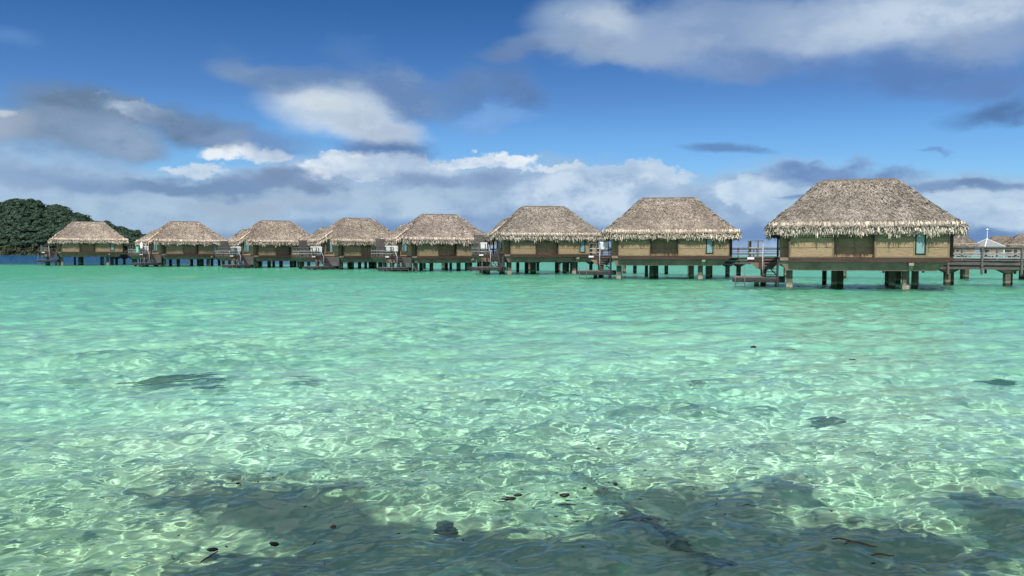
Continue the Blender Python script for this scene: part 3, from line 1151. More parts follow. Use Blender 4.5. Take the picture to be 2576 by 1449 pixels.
# ------------------------------------------------------------------ far huts on the right
def far_huts():
    spots = [((3560, 205, -20), 'far thatched bungalow peeking out behind the eave of the largest one'),
             ((3752, 262, -8), 'far thatched roof behind the white pointed pavilion'),
             ((3850, 232, -14), 'far thatched roof cut off by the right edge of the photo')]
    for (px, Y, th), label in spots:
        root = thing('thatched_hut', label, 'bungalow', ((px - 1920) / FPX * Y, Y, 0), R(th), 'far thatched huts beyond the pier')
        for c in PROTO.children:
            nm = c.name.split('.')[0]
            if nm in ('roof', 'floor_slab', 'piling', 'fascia'):
                d = copy_tree(c, root)
                if nm == 'roof':
                    d.color = (.85, .80, .78, 1)
                    for cc in d.children:
                        cc.color = (.85, .80, .78, 1)
        w = MB()
        w.box(-4.8, 4.8, -3.4, 3.4, ZF, 3.7)
        w.build('wall', M_PANEL, root)
        for x in (-2.4, 1.8):
            MB().box(x, x + 1.3, -3.45, -3.405, 2.3, 3.5).build('window', M_PANE, root)
    Y = 200.0
    p = thing('pavilion', 'white pointed pavilion roof with a tall pole between far thatched roofs', 'pavilion', ((3699 - 1920) / FPX * Y, Y, 0), R(10))
    s = 2.75
    r = MB()
    apex = Vector((0, 0, 5.15))
    zb = 3.25
    cs = [Vector((-s, -s, zb)), Vector((s, -s, zb)), Vector((s, s, zb)), Vector((-s, s, zb))]
    for a, b in zip(cs, cs[1:] + cs[:1]):
        n = 6
        for i in range(n):
            t0, t1 = i / n, (i + 1) / n
            r.quad(a.lerp(apex, t0), b.lerp(apex, t0), b.lerp(apex, t1), a.lerp(apex, t1))
    for a, b in zip(cs, cs[1:] + cs[:1]):
        r.beam(a, b, .18, .25)
    ro = r.build('roof', plain('pavilion_shingle', (.17, .18, .19), (.23, .24, .25), 5, .8), p)
    h = MB()
    for a in cs:
        h.beam(a + Vector((0, 0, .06)), apex + Vector((0, 0, .06)), .14, .1)
    h.build('hip_trim', M_WHITE, ro)
    for x in (-s + .3, s - .3):
        for y in (-s + .3, s - .3):
            MB().box(x - .12, x + .12, y - .12, y + .12, -2.5, zb).build('post', M_WHITE, p)
    MB().box(-s, s, -s, s, 1.4, 1.8).build('floor', M_CONC, p)
    MB().tube([(0, 0, 5.1), (0, 0, 7.1)], .07, 8).build('pole', M_WHITE, p)
    mb = MB()
    for i in range(7):
        pass
    mb.tube([(0, 0, 7.05 + .25 - .25 * math.cos(i * math.pi / 8)) for i in range(9)], [max(.01, .25 * math.sin(i * math.pi / 8)) for i in range(9)], 12)
    mb.build('finial', M_WHITE, p, True)


far_huts()

# ------------------------------------------------------------------ hill and forest
BASE_Y = 455.0
HILL_PROFILE = [(-700, 800), (-300, 772), (-120, 770), (0, 764), (31, 760), (78, 756), (109, 752), (140, 758), (174, 780), (192, 777), (233, 778), (248, 786),
                (264, 797), (310, 812), (329, 829), (404, 845), (450, 857), (497, 873), (534, 885), (600, 908), (680, 930), (740, 950)]


def hill():
    rng = np.random.default_rng(5)
    px = np.array([p[0] for p in HILL_PROFILE], float)
    Yr = 540.0
    X = (px - 1920) / FPX * Yr
    Z = (940 - np.array([p[1] for p in HILL_PROFILE], float)) / FPX * Yr + CAM_H
    y0, y1 = BASE_Y, Yr

    def height(x, y):
        zr = np.interp(x * (Yr / np.maximum(y, 1)), X, Z, left=Z[0], right=-2) - 4.5
        t = np.clip((y - y0) / (y1 - y0), -0.2, 1)
        k = np.where(t < 1, np.clip(t, 0, 1) ** 0.8, 1.0)
        back = np.clip((y - y1) / 120, 0, 1)
        h = np.maximum(zr, -1) * k * (1 - back) + 0.6 * (t > 0)
        h = np.where(zr < -2, -3, h)
        return np.where(t <= 0, -1.5 + 8 * np.clip(t, -0.2, 0), h)
    gx = np.linspace(-760, -150, 150)
    gy = np.linspace(y0 - 15, y1 + 130, 90)
    A, B = np.meshgrid(gx, gy, indexing='ij')
    H = height(A, B)
    n, m = A.shape
    i = np.arange(n * m).reshape(n, m)
    f = np.stack([i[:-1, :-1], i[1:, :-1], i[1:, 1:], i[:-1, 1:]], -1).reshape(-1, 4)
    soil = plain('hill_soil', (.022, .035, .018), (.04, .055, .026), .2, .95)
    o = np_mesh('hill', np.stack([A, B, H], -1).reshape(-1, 3), f, soil, None, True)
    tag(o, kind='structure')

    # crowns: many leaf clumps per tree, all one wood
    def crown_cards(c, r, hgt, n, flat):
        th = rng.uniform(0, 2 * math.pi, n)
        cz = rng.uniform(-0.35, 1, n)
        rad = np.sqrt(np.clip(1 - np.clip(cz, 0, 1) ** 2, 0, 1)) * rng.uniform(.62, 1.05, n)
        lobes = 1 + .28 * np.sin(3 * th + rng.uniform(0, 6)) * rng.uniform(.4, 1)
        p = np.stack([np.cos(th) * rad * r * lobes, np.sin(th) * rad * r * lobes, cz * hgt * rng.uniform(.8, 1.1, n)], -1) + c
        nn = p - (c - np.array([0, 0, hgt * .5]))
        nn /= np.linalg.norm(nn, axis=1)[:, None] + 1e-6
        nn += rng.normal(0, .30, (n, 3))
        nn /= np.linalg.norm(nn, axis=1)[:, None]
        u = np.cross(nn, rng.normal(0, 1, (n, 3)))
        u /= np.linalg.norm(u, axis=1)[:, None] + 1e-6
        w = np.cross(nn, u)
        s = rng.uniform(.22, .50, n)[:, None] * flat
        q = np.stack([p - u * s - w * s * .6, p + u * s * .6 - w * s, p + u * s + w * s * .6, p - u * s * .6 + w * s], 1)
        return q.reshape(-1, 3)
    quads = []
    count = 0
    while count < 3000:
        y = y0 + 2 + (y1 - y0 + 14) * rng.random() ** 0.9
        pxx = rng.uniform(-330, 760) if count < 2300 else rng.uniform(-1300, -300)
        x = (pxx - 1920) / FPX * y
        h = float(height(np.array([x]), np.array([y]))[0])
        if h < 0:
            continue
        r = rng.uniform(1.1, 3.0) * (1 if count < 2300 else 1.7)
        hh = r * rng.uniform(.4, .8)
        quads.append(crown_cards(np.array([x, y, h + rng.uniform(1.5, 5)]), r, hh, int(60 + r * 55), 1.0))
        count += 1
    v = np.concatenate(quads)
    f = np.arange(len(v)).reshape(-1, 4)
    leaf = leafy('forest_leaves', [(.009, .024, .020), (.013, .034, .025), (.018, .045, .029), (.026, .054, .033), (.038, .066, .036)], .6, noise_scale=.05)  # bluish dark tones stand in for distance haze
    fo = np_mesh('forest', v, f, leaf, None)
    tag(fo, 'dense dark green wood covering the hill', 'forest', None, 'stuff')
    # low palms and scrub along the shore
    quads = []
    for _ in range(260):
        y = y0 + rng.uniform(-1, 7)
        x = (rng.uniform(-330, 720) - 1920) / FPX * y
        r = rng.uniform(1.2, 2.8)
        quads.append(crown_cards(np.array([x, y, rng.uniform(.4, 3.2)]), r, r * .8, int(40 + r * 20), .75))
    v = np.concatenate(quads)
    f = np.arange(len(v)).reshape(-1, 4)
    leaf2 = leafy('shore_leaves', [(.015, .03, .018), (.03, .045, .025), (.045, .058, .032), (.07, .078, .042)], .6, noise_scale=.1)
    so = np_mesh('shore_scrub', v, f, leaf2, None)
    tag(so, 'lighter green scrub along the foot of the wooded hill', 'undergrowth', None, 'stuff')
    # trees that stand out against the sky
    bark = plain('bark', (.10, .085, .07), (.16, .14, .12), 1.0, .9)
    sil = [(28, 757, 6.5, 'broad tree on the wooded hill crest, leftmost on the skyline'),
           (106, 746, 7.0, 'tallest tree on the highest point of the wooded hill'),
           (150, 756, 4.6, 'tree just right of the hill summit, leaning over the slope'),
           (232, 772, 6.0, 'flat topped tree on the second shoulder of the hill'),
           (262, 790, 3.6, 'small open tree on the slope right of the second shoulder'),
           (312, 803, 4.6, 'umbrella shaped tree standing alone with a pale bare trunk on the hill slope'),
           (416, 842, 4.4, 'round tree on the low hill ridge just right of the smallest bungalow roof'),
           (470, 860, 3.6, 'small tree farther down the low ridge right of the smallest bungalow')]
    for pxx, py, r, label in sil:
        y = 528.0
        x = (pxx - 1920) / FPX * y
        zt = (940 - py) / FPX * y + CAM_H
        t = thing('tree', label, 'tree', (x, y, zt - r * 1.5), 0, 'trees on the hill skyline')
        zb = -4.0
        tr = MB()
        tr.tube([(0, 0, zb), (.2, 0, r * .4), (-.1, .1, r * 1.0)], [.4, .3, .16], 7)
        for a in range(5):
            an = a * 1.26 + r
            tr.tube([(0, .05, r * .55), (math.cos(an) * r * .35, math.sin(an) * r * .35, r * .95), (math.cos(an) * r * .7, math.sin(an) * r * .7, r * 1.18)], [.17, .11, .05], 5)
        tr.build('trunk', bark, t, True)
        parts = []
        for a in range(6):
            an = a * 1.05 + r
            rr = r * rng.uniform(.35, .6)
            parts.append(crown_cards(np.array([math.cos(an) * r * rng.uniform(.35, .6), math.sin(an) * r * .5, r * rng.uniform(.95, 1.25)]), rr, rr * .45, 90, .7))
        parts.append(crown_cards(np.array([0, 0, r * 1.22]), r * .5, r * .28, 90, .7))
        v = np.concatenate(parts)
        np_mesh('crown', v, np.arange(len(v)).reshape(-1, 4), leaf, t)


hill()

# ------------------------------------------------------------------ sea bed, beach and water
REEF = 150.0       # the bed drops into the blue channel beyond the row on the left


def bed_z(X, Y):
    z = -np.interp(Y, [-40, -12, 3.2, 6, 9, 14, 24, 50, 100, 400], [-2.2, -1.0, .03, .40, .55, .80, 1.05, 2.1, 3.0, 3.2])
    # channel: left of the row and beyond it
    d = (Y - (151 + 0.03 * (X + 60) ** 2 / 20)) - np.clip((X + 36) * 1.6, 0, 900)
    z = z - np.interp(d, [-10, -3, 6, 60, 400], [0, 1.2, 5, 11, 13])
    z = z + .05 * np.sin(X * .9 + 1.3 * np.sin(Y * .35)) * np.sin(Y * .7 + X * .2) + .035 * np.sin(X * 2.3 + Y * 1.1)
    return z


def build_water():
    rng = np.random.default_rng(3)
    q = 0.0027
    r = []
    d = 2.2
    while d < 75:
        r.append(d)
        d *= 1 + q
    while d < 400:
        r.append(d)
        d *= 1.012
    while d < 6500:
        r.append(d)
        d *= 1.15
    r = np.array(r)
    az = np.concatenate([np.linspace(R(-89), R(-41), 60), np.arange(R(-40.5), R(40.5), q), np.linspace(R(41), R(89), 60)])
    daz = np.gradient(az)[None, :]
    RR, AA = np.meshgrid(r, az, indexing='ij')
    x, y = RR * np.sin(AA), RR * np.cos(AA)
    sp = np.maximum(np.gradient(r)[:, None] * np.ones_like(AA), RR * daz)
    h = np.zeros_like(x)
    # slowly varying gusts
    gust = 1 + .35 * np.sin(x * .21 + 1.1 * np.sin(y * .13)) * np.sin(y * .17 + .6) + .2 * np.sin(x * .5 - y * .37)
    for L in np.geomspace(5.0, .06, 92):
        th = R(-90 + 14) + rng.normal(0, .62)
        k = 2 * math.pi / L
        s = .021 if L > 1.4 else (.034 if L > .5 else (.030 if L > .15 else .020))
        wgt = np.clip((L / sp - 2.2) / 1.5, 0, 1)
        ph = k * (x * math.cos(th) + y * math.sin(th)) + rng.uniform(0, 6.28)
        sn = np.sin(ph)
        h += (gust if L < 1.5 else 1) * wgt * (s / k) * (sn + .22 * np.cos(2 * ph))
    v = np.stack([x, y, h], -1).reshape(-1, 3)
    n, m = RR.shape
    i = np.arange(n * m).reshape(n, m)
    f = np.stack([i[:-1, :-1], i[:-1, 1:], i[1:, 1:], i[1:, :-1]], -1).reshape(-1, 4)
    # flat water either side, out of the photograph
    mat = bpy.data.materials.new('lagoon_water')
    mat.use_nodes = True
    t = mat.node_tree
    t.nodes.clear()
    k = Nodes(t)
    o = np_mesh('water', v, f, mat, None, True)
    tag(o, kind='structure')
    depth = np.maximum(-bed_z(x, y), 0).ravel()
    a = o.data.attributes.new('depth', 'FLOAT', 'POINT')
    a.data.foreach_set('value', depth.astype(np.float32))
    a = o.data.attributes.new('chop', 'FLOAT', 'POINT')
    a.data.foreach_set('value', np.clip((sp - .02) * 2.5, 0.02, .8).ravel().astype(np.float32))
    out = k.N('ShaderNodeOutputMaterial')
    at = k.N('ShaderNodeAttribute')
    at.attribute_name = 'depth'
    ch = k.N('ShaderNodeAttribute')
    ch.attribute_name = 'chop'
    tc = k.N('ShaderNodeTexCoord')
    # patches of slightly clearer and cloudier water
    pn = k.noise(k.mapping(tc.outputs['Object'], scale=(.12, .2, 1)), 1.0, 3, .5)
    dd = k.math('MULTIPLY', k.math('ADD', at.outputs['Fac'], .35), k.math('MULTIPLY_ADD', pn.outputs['Fac'], .8, .6))
    cc = k.N('ShaderNodeCombineColor')
    for j, e in enumerate((.32, .055, .110)):
        k.L(k.math('EXPONENT', k.math('MULTIPLY', dd, -e * 1.12)), cc.inputs[j])
    nz = k.noise(k.mapping(tc.outputs['Object'], rot=(0, 0, R(12)), scale=(1, 1.7, 1)), 3.2, 5, .65)
    bp = k.N('ShaderNodeBump')
    bp.inputs['Distance'].default_value = .2
    k.L(ch.outputs['Fac'], bp.inputs['Strength'])
    k.L(nz.outputs['Fac'], bp.inputs['Height'])
    rf = k.N('ShaderNodeBsdfRefraction')
    rf.inputs['IOR'].default_value = 1.333
    rf.inputs['Roughness'].default_value = 0
    k.L(cc.outputs[0], rf.inputs['Color'])
    gl = k.N('ShaderNodeBsdfGlossy')
    gl.inputs['Roughness'].default_value = .03
    # light scattered back by the deep channel
    df = k.N('ShaderNodeBsdfDiffuse')
    df.inputs['Color'].default_value = (.004, .055, .15, 1)
    fr = k.N('ShaderNodeFresnel')
    fr.inputs['IOR'].default_value = 1.333
    for nd in (rf, gl, fr):
        k.L(bp.outputs[0], nd.inputs['Normal'])
    body = k.N('ShaderNodeMixShader')
    k.L(k.smooth(at.outputs['Fac'], 3.0, 10.0, 0.0, .9), body.inputs[0])
    # fine coral silt in the water scatters some light back
    si = k.N('ShaderNodeBsdfDiffuse')
    si.inputs['Color'].default_value = (.26, .78, .58, 1)
    turb = k.N('ShaderNodeMixShader')
    k.L(k.math('SUBTRACT', 1.0, k.math('EXPONENT', k.math('MULTIPLY', k.math('MINIMUM', at.outputs['Fac'], 1.15), -.12))), turb.inputs[0])
    k.L(rf.outputs[0], turb.inputs[1])
    k.L(bp.outputs[0], si.inputs['Normal'])
    k.L(si.outputs[0], turb.inputs[2])
    k.L(turb.outputs[0], body.inputs[1])
    k.L(df.outputs[0], body.inputs[2])
    mx = k.N('ShaderNodeMixShader')
    k.L(fr.outputs[0], mx.inputs[0])
    k.L(body.outputs[0], mx.inputs[1])
    k.L(gl.outputs[0], mx.inputs[2])
    k.L(mx.outputs[0], out.inputs['Surface'])
    o.cycles.is_caustics_caster = True
    return o


build_water()


def build_bed():
    xs = np.unique(np.concatenate([np.linspace(-900, -120, 50), np.linspace(-120, -15, 80), np.linspace(-15, 15, 90), np.linspace(15, 120, 60), np.linspace(120, 900, 40)]))
    ys = np.unique(np.concatenate([np.linspace(-40, 2, 30), np.linspace(2, 30, 90), np.linspace(30, 220, 130), np.linspace(220, 1200, 60)]))
    X, Y = np.meshgrid(xs, ys, indexing='ij')
    n, m = X.shape
    i = np.arange(n * m).reshape(n, m)
    f = np.stack([i[:-1, :-1], i[1:, :-1], i[1:, 1:], i[:-1, 1:]], -1).reshape(-1, 4)
    mt, k, p = material('coral_sand')
    tc = k.N('ShaderNodeTexCoord')
    n1 = k.noise(k.mapping(tc.outputs['Object'], scale=(.35, .5, 1)), 1.0, 5, .6)
    n2 = k.noise(tc.outputs['Object'], 9.0, 4, .6)
    n3 = k.noise(k.mapping(tc.outputs['Object'], scale=(.10, .16, 1)), 1.0, 3, .5)
    c = k.ramp(n1.outputs['Fac'], [(.3, (.70, .67, .53)), (.5, (.83, .80, .66)), (.7, (.88, .86, .73))])
    c = k.mix(k.smooth(n2.outputs['Fac'], .55, .75, 0, .35), c, (.52, .49, .36, 1))
    c = k.mix(k.smooth(n3.outputs['Fac'], .52, .72, 0, .4), c, (.55, .58, .40, 1))
    # the sand near the beach is browner
    sx = k.N('ShaderNodeSeparateXYZ')
    k.L(tc.outputs['Object'], sx.inputs[0])
    c = k.mix(k.smooth(sx.outputs[1], 13.5, 6.0, 0, .9), c, (.375, .435, .265, 1))
    k.L(c, p.inputs['Base Color'])
    p.inputs['Roughness'].default_value = .9
    p.inputs['Specular IOR Level'].default_value = .1
    o = np_mesh('seabed', np.stack([X, Y, bed_z(X, Y)], -1).reshape(-1, 3), f, mt, None, True)
    tag(o, kind='structure')
    o.cycles.is_caustics_receiver = True
    return o


build_bed()


# ------------------------------------------------------------------ things in and on the water
def sea_at(px, py, z=0.0):
    """point at height z seen at photo pixel (px, py)"""
    d = Vector(((px - 1920) / FPX, 1, -(py - 1080) / FPX))
    c, s = math.cos(PITCH), math.sin(PITCH)
    w = Vector((d.x, d.y * c + d.z * s, -d.y * s + d.z * c))
    t = (z - CAM_H) / w.z
    return Vector((w.x * t, w.y * t, z))


M_ROCK = plain('dark_rock', (.020, .024, .022), (.06, .064, .055), 7, .8, (1, 1, 1), 6, .8)
M_WEED = plain('weed_slab', (.010, .014, .013), (.042, .05, .044), 5, .8, (1, 5, 1), 6, .8)
M_LOG = plain('sunken_wood', (.075, .08, .065), (.15, .15, .125), 3, .8, (1, 1, 1), 6, .6)
M_POD = plain('wet_husk', (.004, .004, .004), (.012, .010, .008), 12, .5, (1, 1, 1), 4, .5)
M_LEAF = plain('dead_leaf', (.06, .034, .02), (.11, .062, .035), 10, .6)
M_TWIG = plain('twig', (.012, .014, .013), (.035, .034, .03), 10, .7)


def lump(name, mat, loc, sx, sy, sz, rz, seed, label, cat, group=None, sub=18):
    rng = np.random.default_rng(seed)
    mb = MB()
    n, m = sub, sub // 2
    ph = rng.uniform(0, 6.28, 8)
    rows = []
    for j in range(m + 1):
        v = math.pi * j / m
        row = []
        for i in range(n):
            u = 2 * math.pi * i / n
            r = 1 + .22 * math.sin(2 * u + ph[0]) * math.sin(v) + .15 * math.sin(3 * u + ph[1] + 2 * v) + .10 * math.sin(5 * u + ph[2] - 3 * v) + .07 * math.sin(9 * u + ph[3] + 5 * v)
            row.append((math.cos(u) * math.sin(v) * r * sx, math.sin(u) * math.sin(v) * r * sy, math.cos(v) * (1 + .2 * math.sin(3 * u + ph[4])) * sz))
        rows.append(row)
    for j in range(m):
        for i in range(n):
            k = (i + 1) % n
            mb.quad(rows[j + 1][i], rows[j + 1][k], rows[j][k], rows[j][i])
    o = mb.build(name, mat, None)
    me = o.data
    import bmesh
    bm = bmesh.new()
    bm.from_mesh(me)
    bmesh.ops.remove_doubles(bm, verts=bm.verts, dist=1e-5)
    bm.to_mesh(me)
    bm.free()
    me.polygons.foreach_set('use_smooth', [True] * len(me.polygons))
    o.location = loc
    o.rotation_euler = (0, 0, R(rz))
    o.cycles.is_caustics_receiver = True
    tag(o, label, cat, group)
    return o


def in_water():
    g = 'dark weed mats showing through the shallows'
    # rocks and weed slabs
    for px, py, sx, sy, sz, rz, mat, label in [
        (668, 1428, .66, .26, .14, 38, M_WEED, 'largest dark weedy slab just under the surface in front of the bungalows'),
        (815, 1432, .22, .18, .09, 30, M_WEED, 'ragged dark fragment touching the end of the largest weedy slab'),
        (788, 1474, .22, .16, .07, 25, M_WEED, 'small dark patch below the end of the largest weedy slab'),
        (1100, 1432, .34, .16, .08, 30, M_WEED, 'narrow dark weed patch alone to the right of the largest slab'),
        (3750, 1488, .28, .34, .08, 5, M_WEED, 'dark weed patch near the right edge of the water'),
        (2600, 1500, .13, .16, .05, -10, M_WEED, 'tiny dark patch in the bright water below the second nearest bungalow'),
        (3090, 1646, .22, .30, .06, 10, M_WEED, 'faint olive patch in the bright water above the right hand shadow'),
    ]:
        p = sea_at(px, py, -.07 if py < 1480 else -.4)
        # a mat of overlapping strips lying along its length
        rng = np.random.default_rng(int(px))
        zc = -.025 if py < 1480 else -.36
        mb = MB()
        n = int(14 + 190 * sx * sy)
        for _ in range(n):
            u, w = rng.normal(0, .30), rng.normal(0, .27)
            le, wi = sx * rng.uniform(.25, .7), sy * rng.uniform(.06, .16) + .015
            cx, cy, an = u * sx * 1.5, w * sy * 1.6, rng.normal(0, .08)
            dx, dy = math.cos(an), math.sin(an)
            z0 = zc - rng.uniform(0, .07)
            pts = []
            m = 7
            for i in range(m):
                t = i / (m - 1) * 2 - 1
                q = (1 - t * t) ** .6
                pts.append((cx + dx * t * le, cy + dy * t * le + rng.normal(0, .01), z0 - .03 * t * t, wi * q + .004))
            for (x0, y0, za, wa), (x1, y1, zb, wb) in zip(pts[:-1], pts[1:]):
                for sg in (1, -1):
                    A, B = (x0, y0, za + .012), (x1, y1, zb + .012)
                    C, D = (x1 - dy * wb * sg, y1 + dx * wb * sg, zb - .012), (x0 - dy * wa * sg, y0 + dx * wa * sg, za - .012)
                    mb.quad(*((A, B, C, D) if sg > 0 else (B, A, D, C)))
        o = mb.build('weed_mat', mat)
        o.location = (p.x, p.y, 0)
        o.rotation_euler = (0, 0, R(rz))
        o.cycles.is_caustics_receiver = True
        tag(o, label, 'seaweed', g)
    p = sea_at(1670, 2012, -.2)
    lump('submerged_rock', M_ROCK, (p.x, p.y, -.25), .10, .13, .10, 10, 5, 'dark rounded rock at the edge of the lower middle shadow', 'rock')
    # sunken tree trunk in the shade
    pts = [(2120, 1850), (2210, 1900), (2300, 1955), (2385, 2040), (2480, 2110), (2620, 2190), (2760, 2300)]
    P = [sea_at(a, b, -.42) for a, b in pts]
    log = thing('sunken_log', 'dark sunken tree trunk lying in the shaded shallows at the bottom', 'log', tuple(P[0]))
    Q = [q - P[0] for q in P]
    rng = np.random.default_rng(4)
    mb = MB()
    pp, rr = [], []
    for i in range(len(Q) - 1):
        for t in (0, .33, .66):
            pp.append(Q[i].lerp(Q[i + 1], t) + Vector((rng.normal(0, .012), rng.normal(0, .012), rng.normal(0, .012))))
            rr.append((.022 + .03 * math.sin(min(i + t, 3.4)) + .012 * (i + t)) * rng.uniform(.75, 1.25))
    mb.tube(pp, rr, 10)
    mb.build('trunk', M_LOG, log, True)
    kn = MB()
    kn.tube([Q[3] + Vector((-.06, -.02, -.04)), Q[3] + Vector((.02, -.1, .0)), Q[3] + Vector((.13, -.18, -.02))], [.10, .14, .06], 9)
    kn.build('root_knot', M_LOG, log, True)
    br = MB()
    br.tube([Q[1], Q[1] + Vector((.12, .05, .05)), Q[1] + Vector((.25, .02, .08))], [.022, .016, .008], 6)
    br.build('branch', M_LOG, log, True)
    for c in log.children:
        c.cycles.is_caustics_receiver = True

    # floating husks
    husks = [
        (2308, 1815, .035, 1.3, 0, 'round black husk floating alone at the tip of the right hand shadow'),
        (2192, 1832, .036, 1.5, 35, 'black husk with a stalk above the sunken trunk'),
        (2118, 1857, .045, 2.2, 10, 'long black husk left of the husk with a stalk'),
        (1942, 1856, .034, 2.4, 12, 'upper of two slim black husks floating together'),
        (1910, 1870, .040, 2.8, 8, 'lower of two slim black husks floating together'),
        (1862, 1783, .026, 1.6, 0, 'small black husk floating in the bright centre water'),
        (1952, 1812, .018, 1.8, 0, 'tiny husk between the centre husk and the slim pair'),
        (1252, 1975, .038, 1.2, 60, 'brown round pod on the left shadow'),
        (1028, 2040, .040, 1.7, -15, 'black husk at the lower edge of the left shadow'),
        (797, 2061, .036, 1.8, 20, 'reddish black husk beside a straight twig'),
        (893, 1812, .022, 2.2, 8, 'small dark husk at the upper rim of the left shadow'),
        (2826, 1303, .10, 1.4, 12, 'black floating chunk standing out above the right water'),
        (2245, 1682, .022, 2.4, 0, 'slim dark fragment in the bright water above the sunken trunk'),
        (3195, 1350, .05, 2.6, 0, 'flat dark fragment in the water below the strip window'),
        (3300, 1715, .030, 3.2, -8, 'thin dark fragment in a loose line on the right'),
        (3350, 1722, .022, 2.2, -12, 'small fragment at the end of the loose line on the right'),
        (2500, 1953, .016, 2.0, 0, 'tiny dark husk inside the right hand shadow'),
    ]
    for i, (px, py, s, asp, rz, label) in enumerate(husks):
        p = sea_at(px, py, .012)
        lump('floating_husk', M_LEAF if i == 7 else M_POD, (p.x, p.y, .012), s * asp * .6, s * .6, s * .4, rz, 40 + i, label, 'husk', 'husks floating on the water', 12)
    # twigs
    for path, rad, label in [
        ([(2280, 1323), (2310, 1330), (2335, 1332), (2362, 1342)], .016, 'bent dark twig floating in the bright middle water'),
        ([(2920, 1312), (2965, 1309), (2998, 1314)], .010, 'thin twig right of the black floating chunk'),
        ([(752, 2108), (780, 2090), (816, 2068)], .007, 'straight twig slanting below the reddish husk'),
        ([(3205, 1704), (3235, 1703), (3265, 1704)], .010, 'straight twig in the bright water on the right'),
        ([(3180, 1760), (3205, 1756), (3222, 1752)], .009, 'short twig below the straight one on the right'),
        ([(1920, 1872), (1890, 1880), (1868, 1883)], .006, 'fine stalk trailing left of the slim husk pair'),
        ([(2090, 1893), (2120, 1890), (2160, 1893)], .006, 'fine dark stalk beside the sunken trunk'),
    ]:
        W = [sea_at(a, b, .012) for a, b in path]
        mb = MB()
        mb.tube([w - W[0] for w in W], [rad * .6] + [rad] * (len(W) - 2) + [rad * .7], 6)
        o = mb.build('twig', M_TWIG, None, True)
        o.location = W[0]
        tag(o, label, 'twig', 'twigs floating on the water')
    # brown leaves
    for px, py, s, rz, label in [
        (2808, 1896, .075, 20, 'reddish brown leaf floating in the sunlit gap of the right hand shadow'),
        (3165, 2025, .10, -5, 'orange brown frond scrap on the dark lower right water'),
        (3230, 2040, .12, -20, 'longer brown frond scrap beside the orange one'),
        (3310, 2082, .10, 10, 'pale brown frond scrap lowest of the three on the right'),
    ]:
        p = sea_at(px, py, .015)
        mb = MB()
        n = 8
        for i in range(n):
            t0, t1 = i / n, (i + 1) / n
            w0, w1 = math.sin(math.pi * t0) ** .7 * s * .28, math.sin(math.pi * t1) ** .7 * s * .28
            z = lambda t: .012 * math.sin(t * 5)
            mb.quad((t0 * s * 2 - s, -w0, z(t0)), (t1 * s * 2 - s, -w1, z(t1)), (t1 * s * 2 - s, 0, z(t1) + .008), (t0 * s * 2 - s, 0, z(t0) + .008))
            mb.quad((t0 * s * 2 - s, 0, z(t0) + .008), (t1 * s * 2 - s, 0, z(t1) + .008), (t1 * s * 2 - s, w1, z(t1)), (t0 * s * 2 - s, w0, z(t0)))
        o = mb.build('floating_leaf', M_LEAF)
        o.location = p
        o.rotation_euler = (0, 0, R(rz))
        tag(o, label, 'leaf', 'brown leaves floating on the water')
    # scattered specks
    rng = np.random.default_rng(8)
    mb = MB()
    for _ in range(150):
        px = rng.uniform(500, 3700)
        py = rng.uniform(1500, 2140) if rng.random() < .5 else rng.normal(1850, 60)
        if rng.random() < .35:
            px = rng.normal(2250, 130)
        if py < 1300:
            continue
        p = sea_at(px, min(py, 2150), .01)
        s = rng.uniform(.004, .011)
        a = rng.uniform(0, 3)
        d = Vector((math.cos(a), math.sin(a), 0)) * s * rng.uniform(1, 2.4)
        mb.beam(p - d, p + d, s, s * .7)
    tag(mb.build('leaf_specks', M_POD), 'scattered black specks of leaf litter on the shallows', 'litter', None, 'stuff')


in_water()


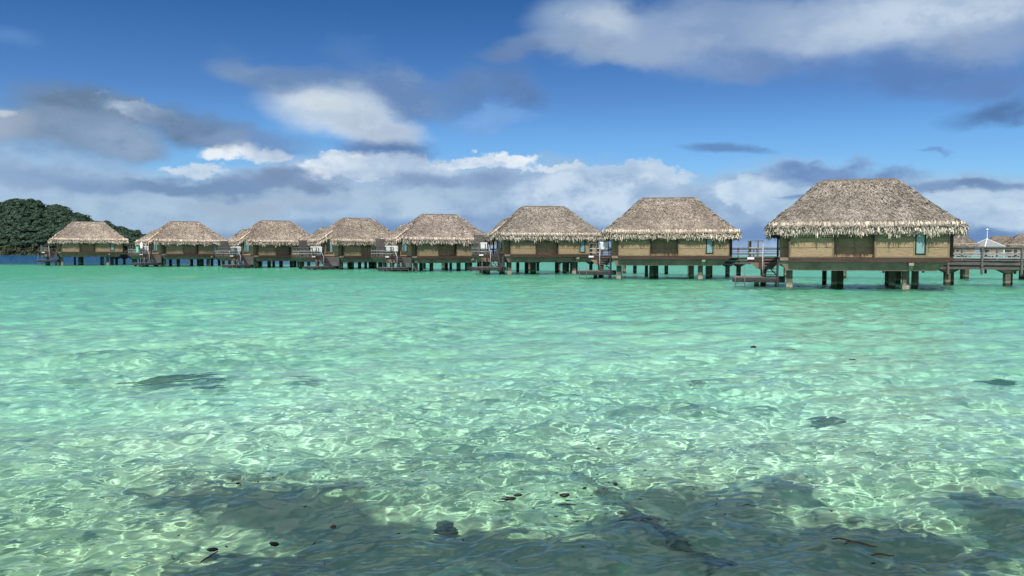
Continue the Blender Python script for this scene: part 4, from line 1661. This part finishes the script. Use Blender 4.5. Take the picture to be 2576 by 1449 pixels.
# ------------------------------------------------------------------ shore trees behind the viewpoint
def shore_trees():
    rng = np.random.default_rng(12)
    bark = MATS['bark']
    leaf = leafy('shore_tree_leaves', [(.02, .05, .015), (.04, .08, .025), (.07, .12, .04)], .5, noise_scale=.6)

    def along_sun(px, py, h):
        """where a leaf must hang at height h to shade the water seen at photo pixel (px, py)"""
        w = sea_at(px, py, -.3)
        t = (h + .3) / SUN_DIR.z
        return w + SUN_DIR * t

    trees = [
        ('leafy shore tree standing behind the viewpoint, shading the lower right water', (3.2, -4.6),
         [(2720, 1890, 175, 60), (2500, 1850, 150, 40), (2950, 1830, 90, 30), (2450, 2010, 260, 80), (2900, 2060, 330, 80), (3300, 2020, 260, 70), (3150, 1975, 130, 28), (3480, 2080, 200, 40), (3700, 1880, 170, 50), (3830, 2000, 150, 70), (2650, 2120, 400, 60), (3250, 2150, 350, 45), (2050, 2120, 330, 80), (1850, 2040, 200, 45)]),
        ('slim shore tree standing behind the viewpoint, shading the lower left water', (-4.4, -4.2),
         [(900, 1850, 330, 38), (1200, 1880, 230, 55), (1050, 1900, 260, 45), (1400, 1990, 220, 55), (1250, 1960, 200, 40), (1500, 2120, 260, 60), (1150, 2110, 180, 45), (820, 2140, 140, 22)]),
    ]
    for label, (tx, ty), blobs in trees:
        base = Vector((tx, ty, .4))
        t = thing('shore_tree', label, 'tree', tuple(base), 0)
        H = 8.5
        cents = []
        quads = []
        for px, py, rx, ry in blobs:
            py += 72
            c = along_sun(px, py, H + rng.uniform(-.8, .8)) - base
            cents.append(c)
            w = sea_at(px, py, -.3)
            ax = rx / FPX * w.y
            ay = max(.16, ry * (w.y ** 2 + 6) / (2.4 * FPX))
            n = int(70 * ax * ay / .05) + 120
            n = min(n, 5000)
            r = np.minimum(np.abs(rng.normal(0, .62, n)), 1.5)
            th = rng.uniform(0, 6.283, n)
            edge = 1 + .2 * np.sin(3 * th + px) + .12 * np.sin(7 * th + py)
            p = np.stack([np.cos(th) * r * ax * edge, np.sin(th) * r * ay * edge, rng.normal(0, .22, n)], -1)
            p[:, 0] += p[:, 2] * SUN_DIR.x / SUN_DIR.z
            p[:, 1] += p[:, 2] * SUN_DIR.y / SUN_DIR.z
            p += np.array(c)
            nn = rng.normal(0, .5, (n, 3)) + np.array([0, 0, 1.0])
            nn /= np.linalg.norm(nn, axis=1)[:, None]
            u = np.cross(nn, rng.normal(0, 1, (n, 3)))
            u /= np.linalg.norm(u, axis=1)[:, None]
            wv = np.cross(nn, u)
            s = rng.uniform(.05, .10, n)[:, None]
            quads.append(np.stack([p - u * s * 1.5, p - wv * s * .8, p + u * s * 1.5, p + wv * s * .8], 1).reshape(-1, 3))
        v = np.concatenate(quads)
        np_mesh('crown', v, np.arange(len(v)).reshape(-1, 4), leaf, t)
        mid = sum(cents, Vector()) / len(cents)
        top = Vector((mid.x * .55, mid.y * .55, H * .74))
        tr = MB()
        tr.tube([(0, 0, -.9), (top.x * .25, top.y * .2, H * .3), tuple(top)], [.26, .2, .13], 10)
        for c in cents:
            m = top.lerp(c, .55) + Vector((0, 0, -.2))
            tr.tube([tuple(top), tuple(m), tuple(c)], [.09, .05, .02], 6)
        tr.build('trunk', bark, t, True)


shore_trees()
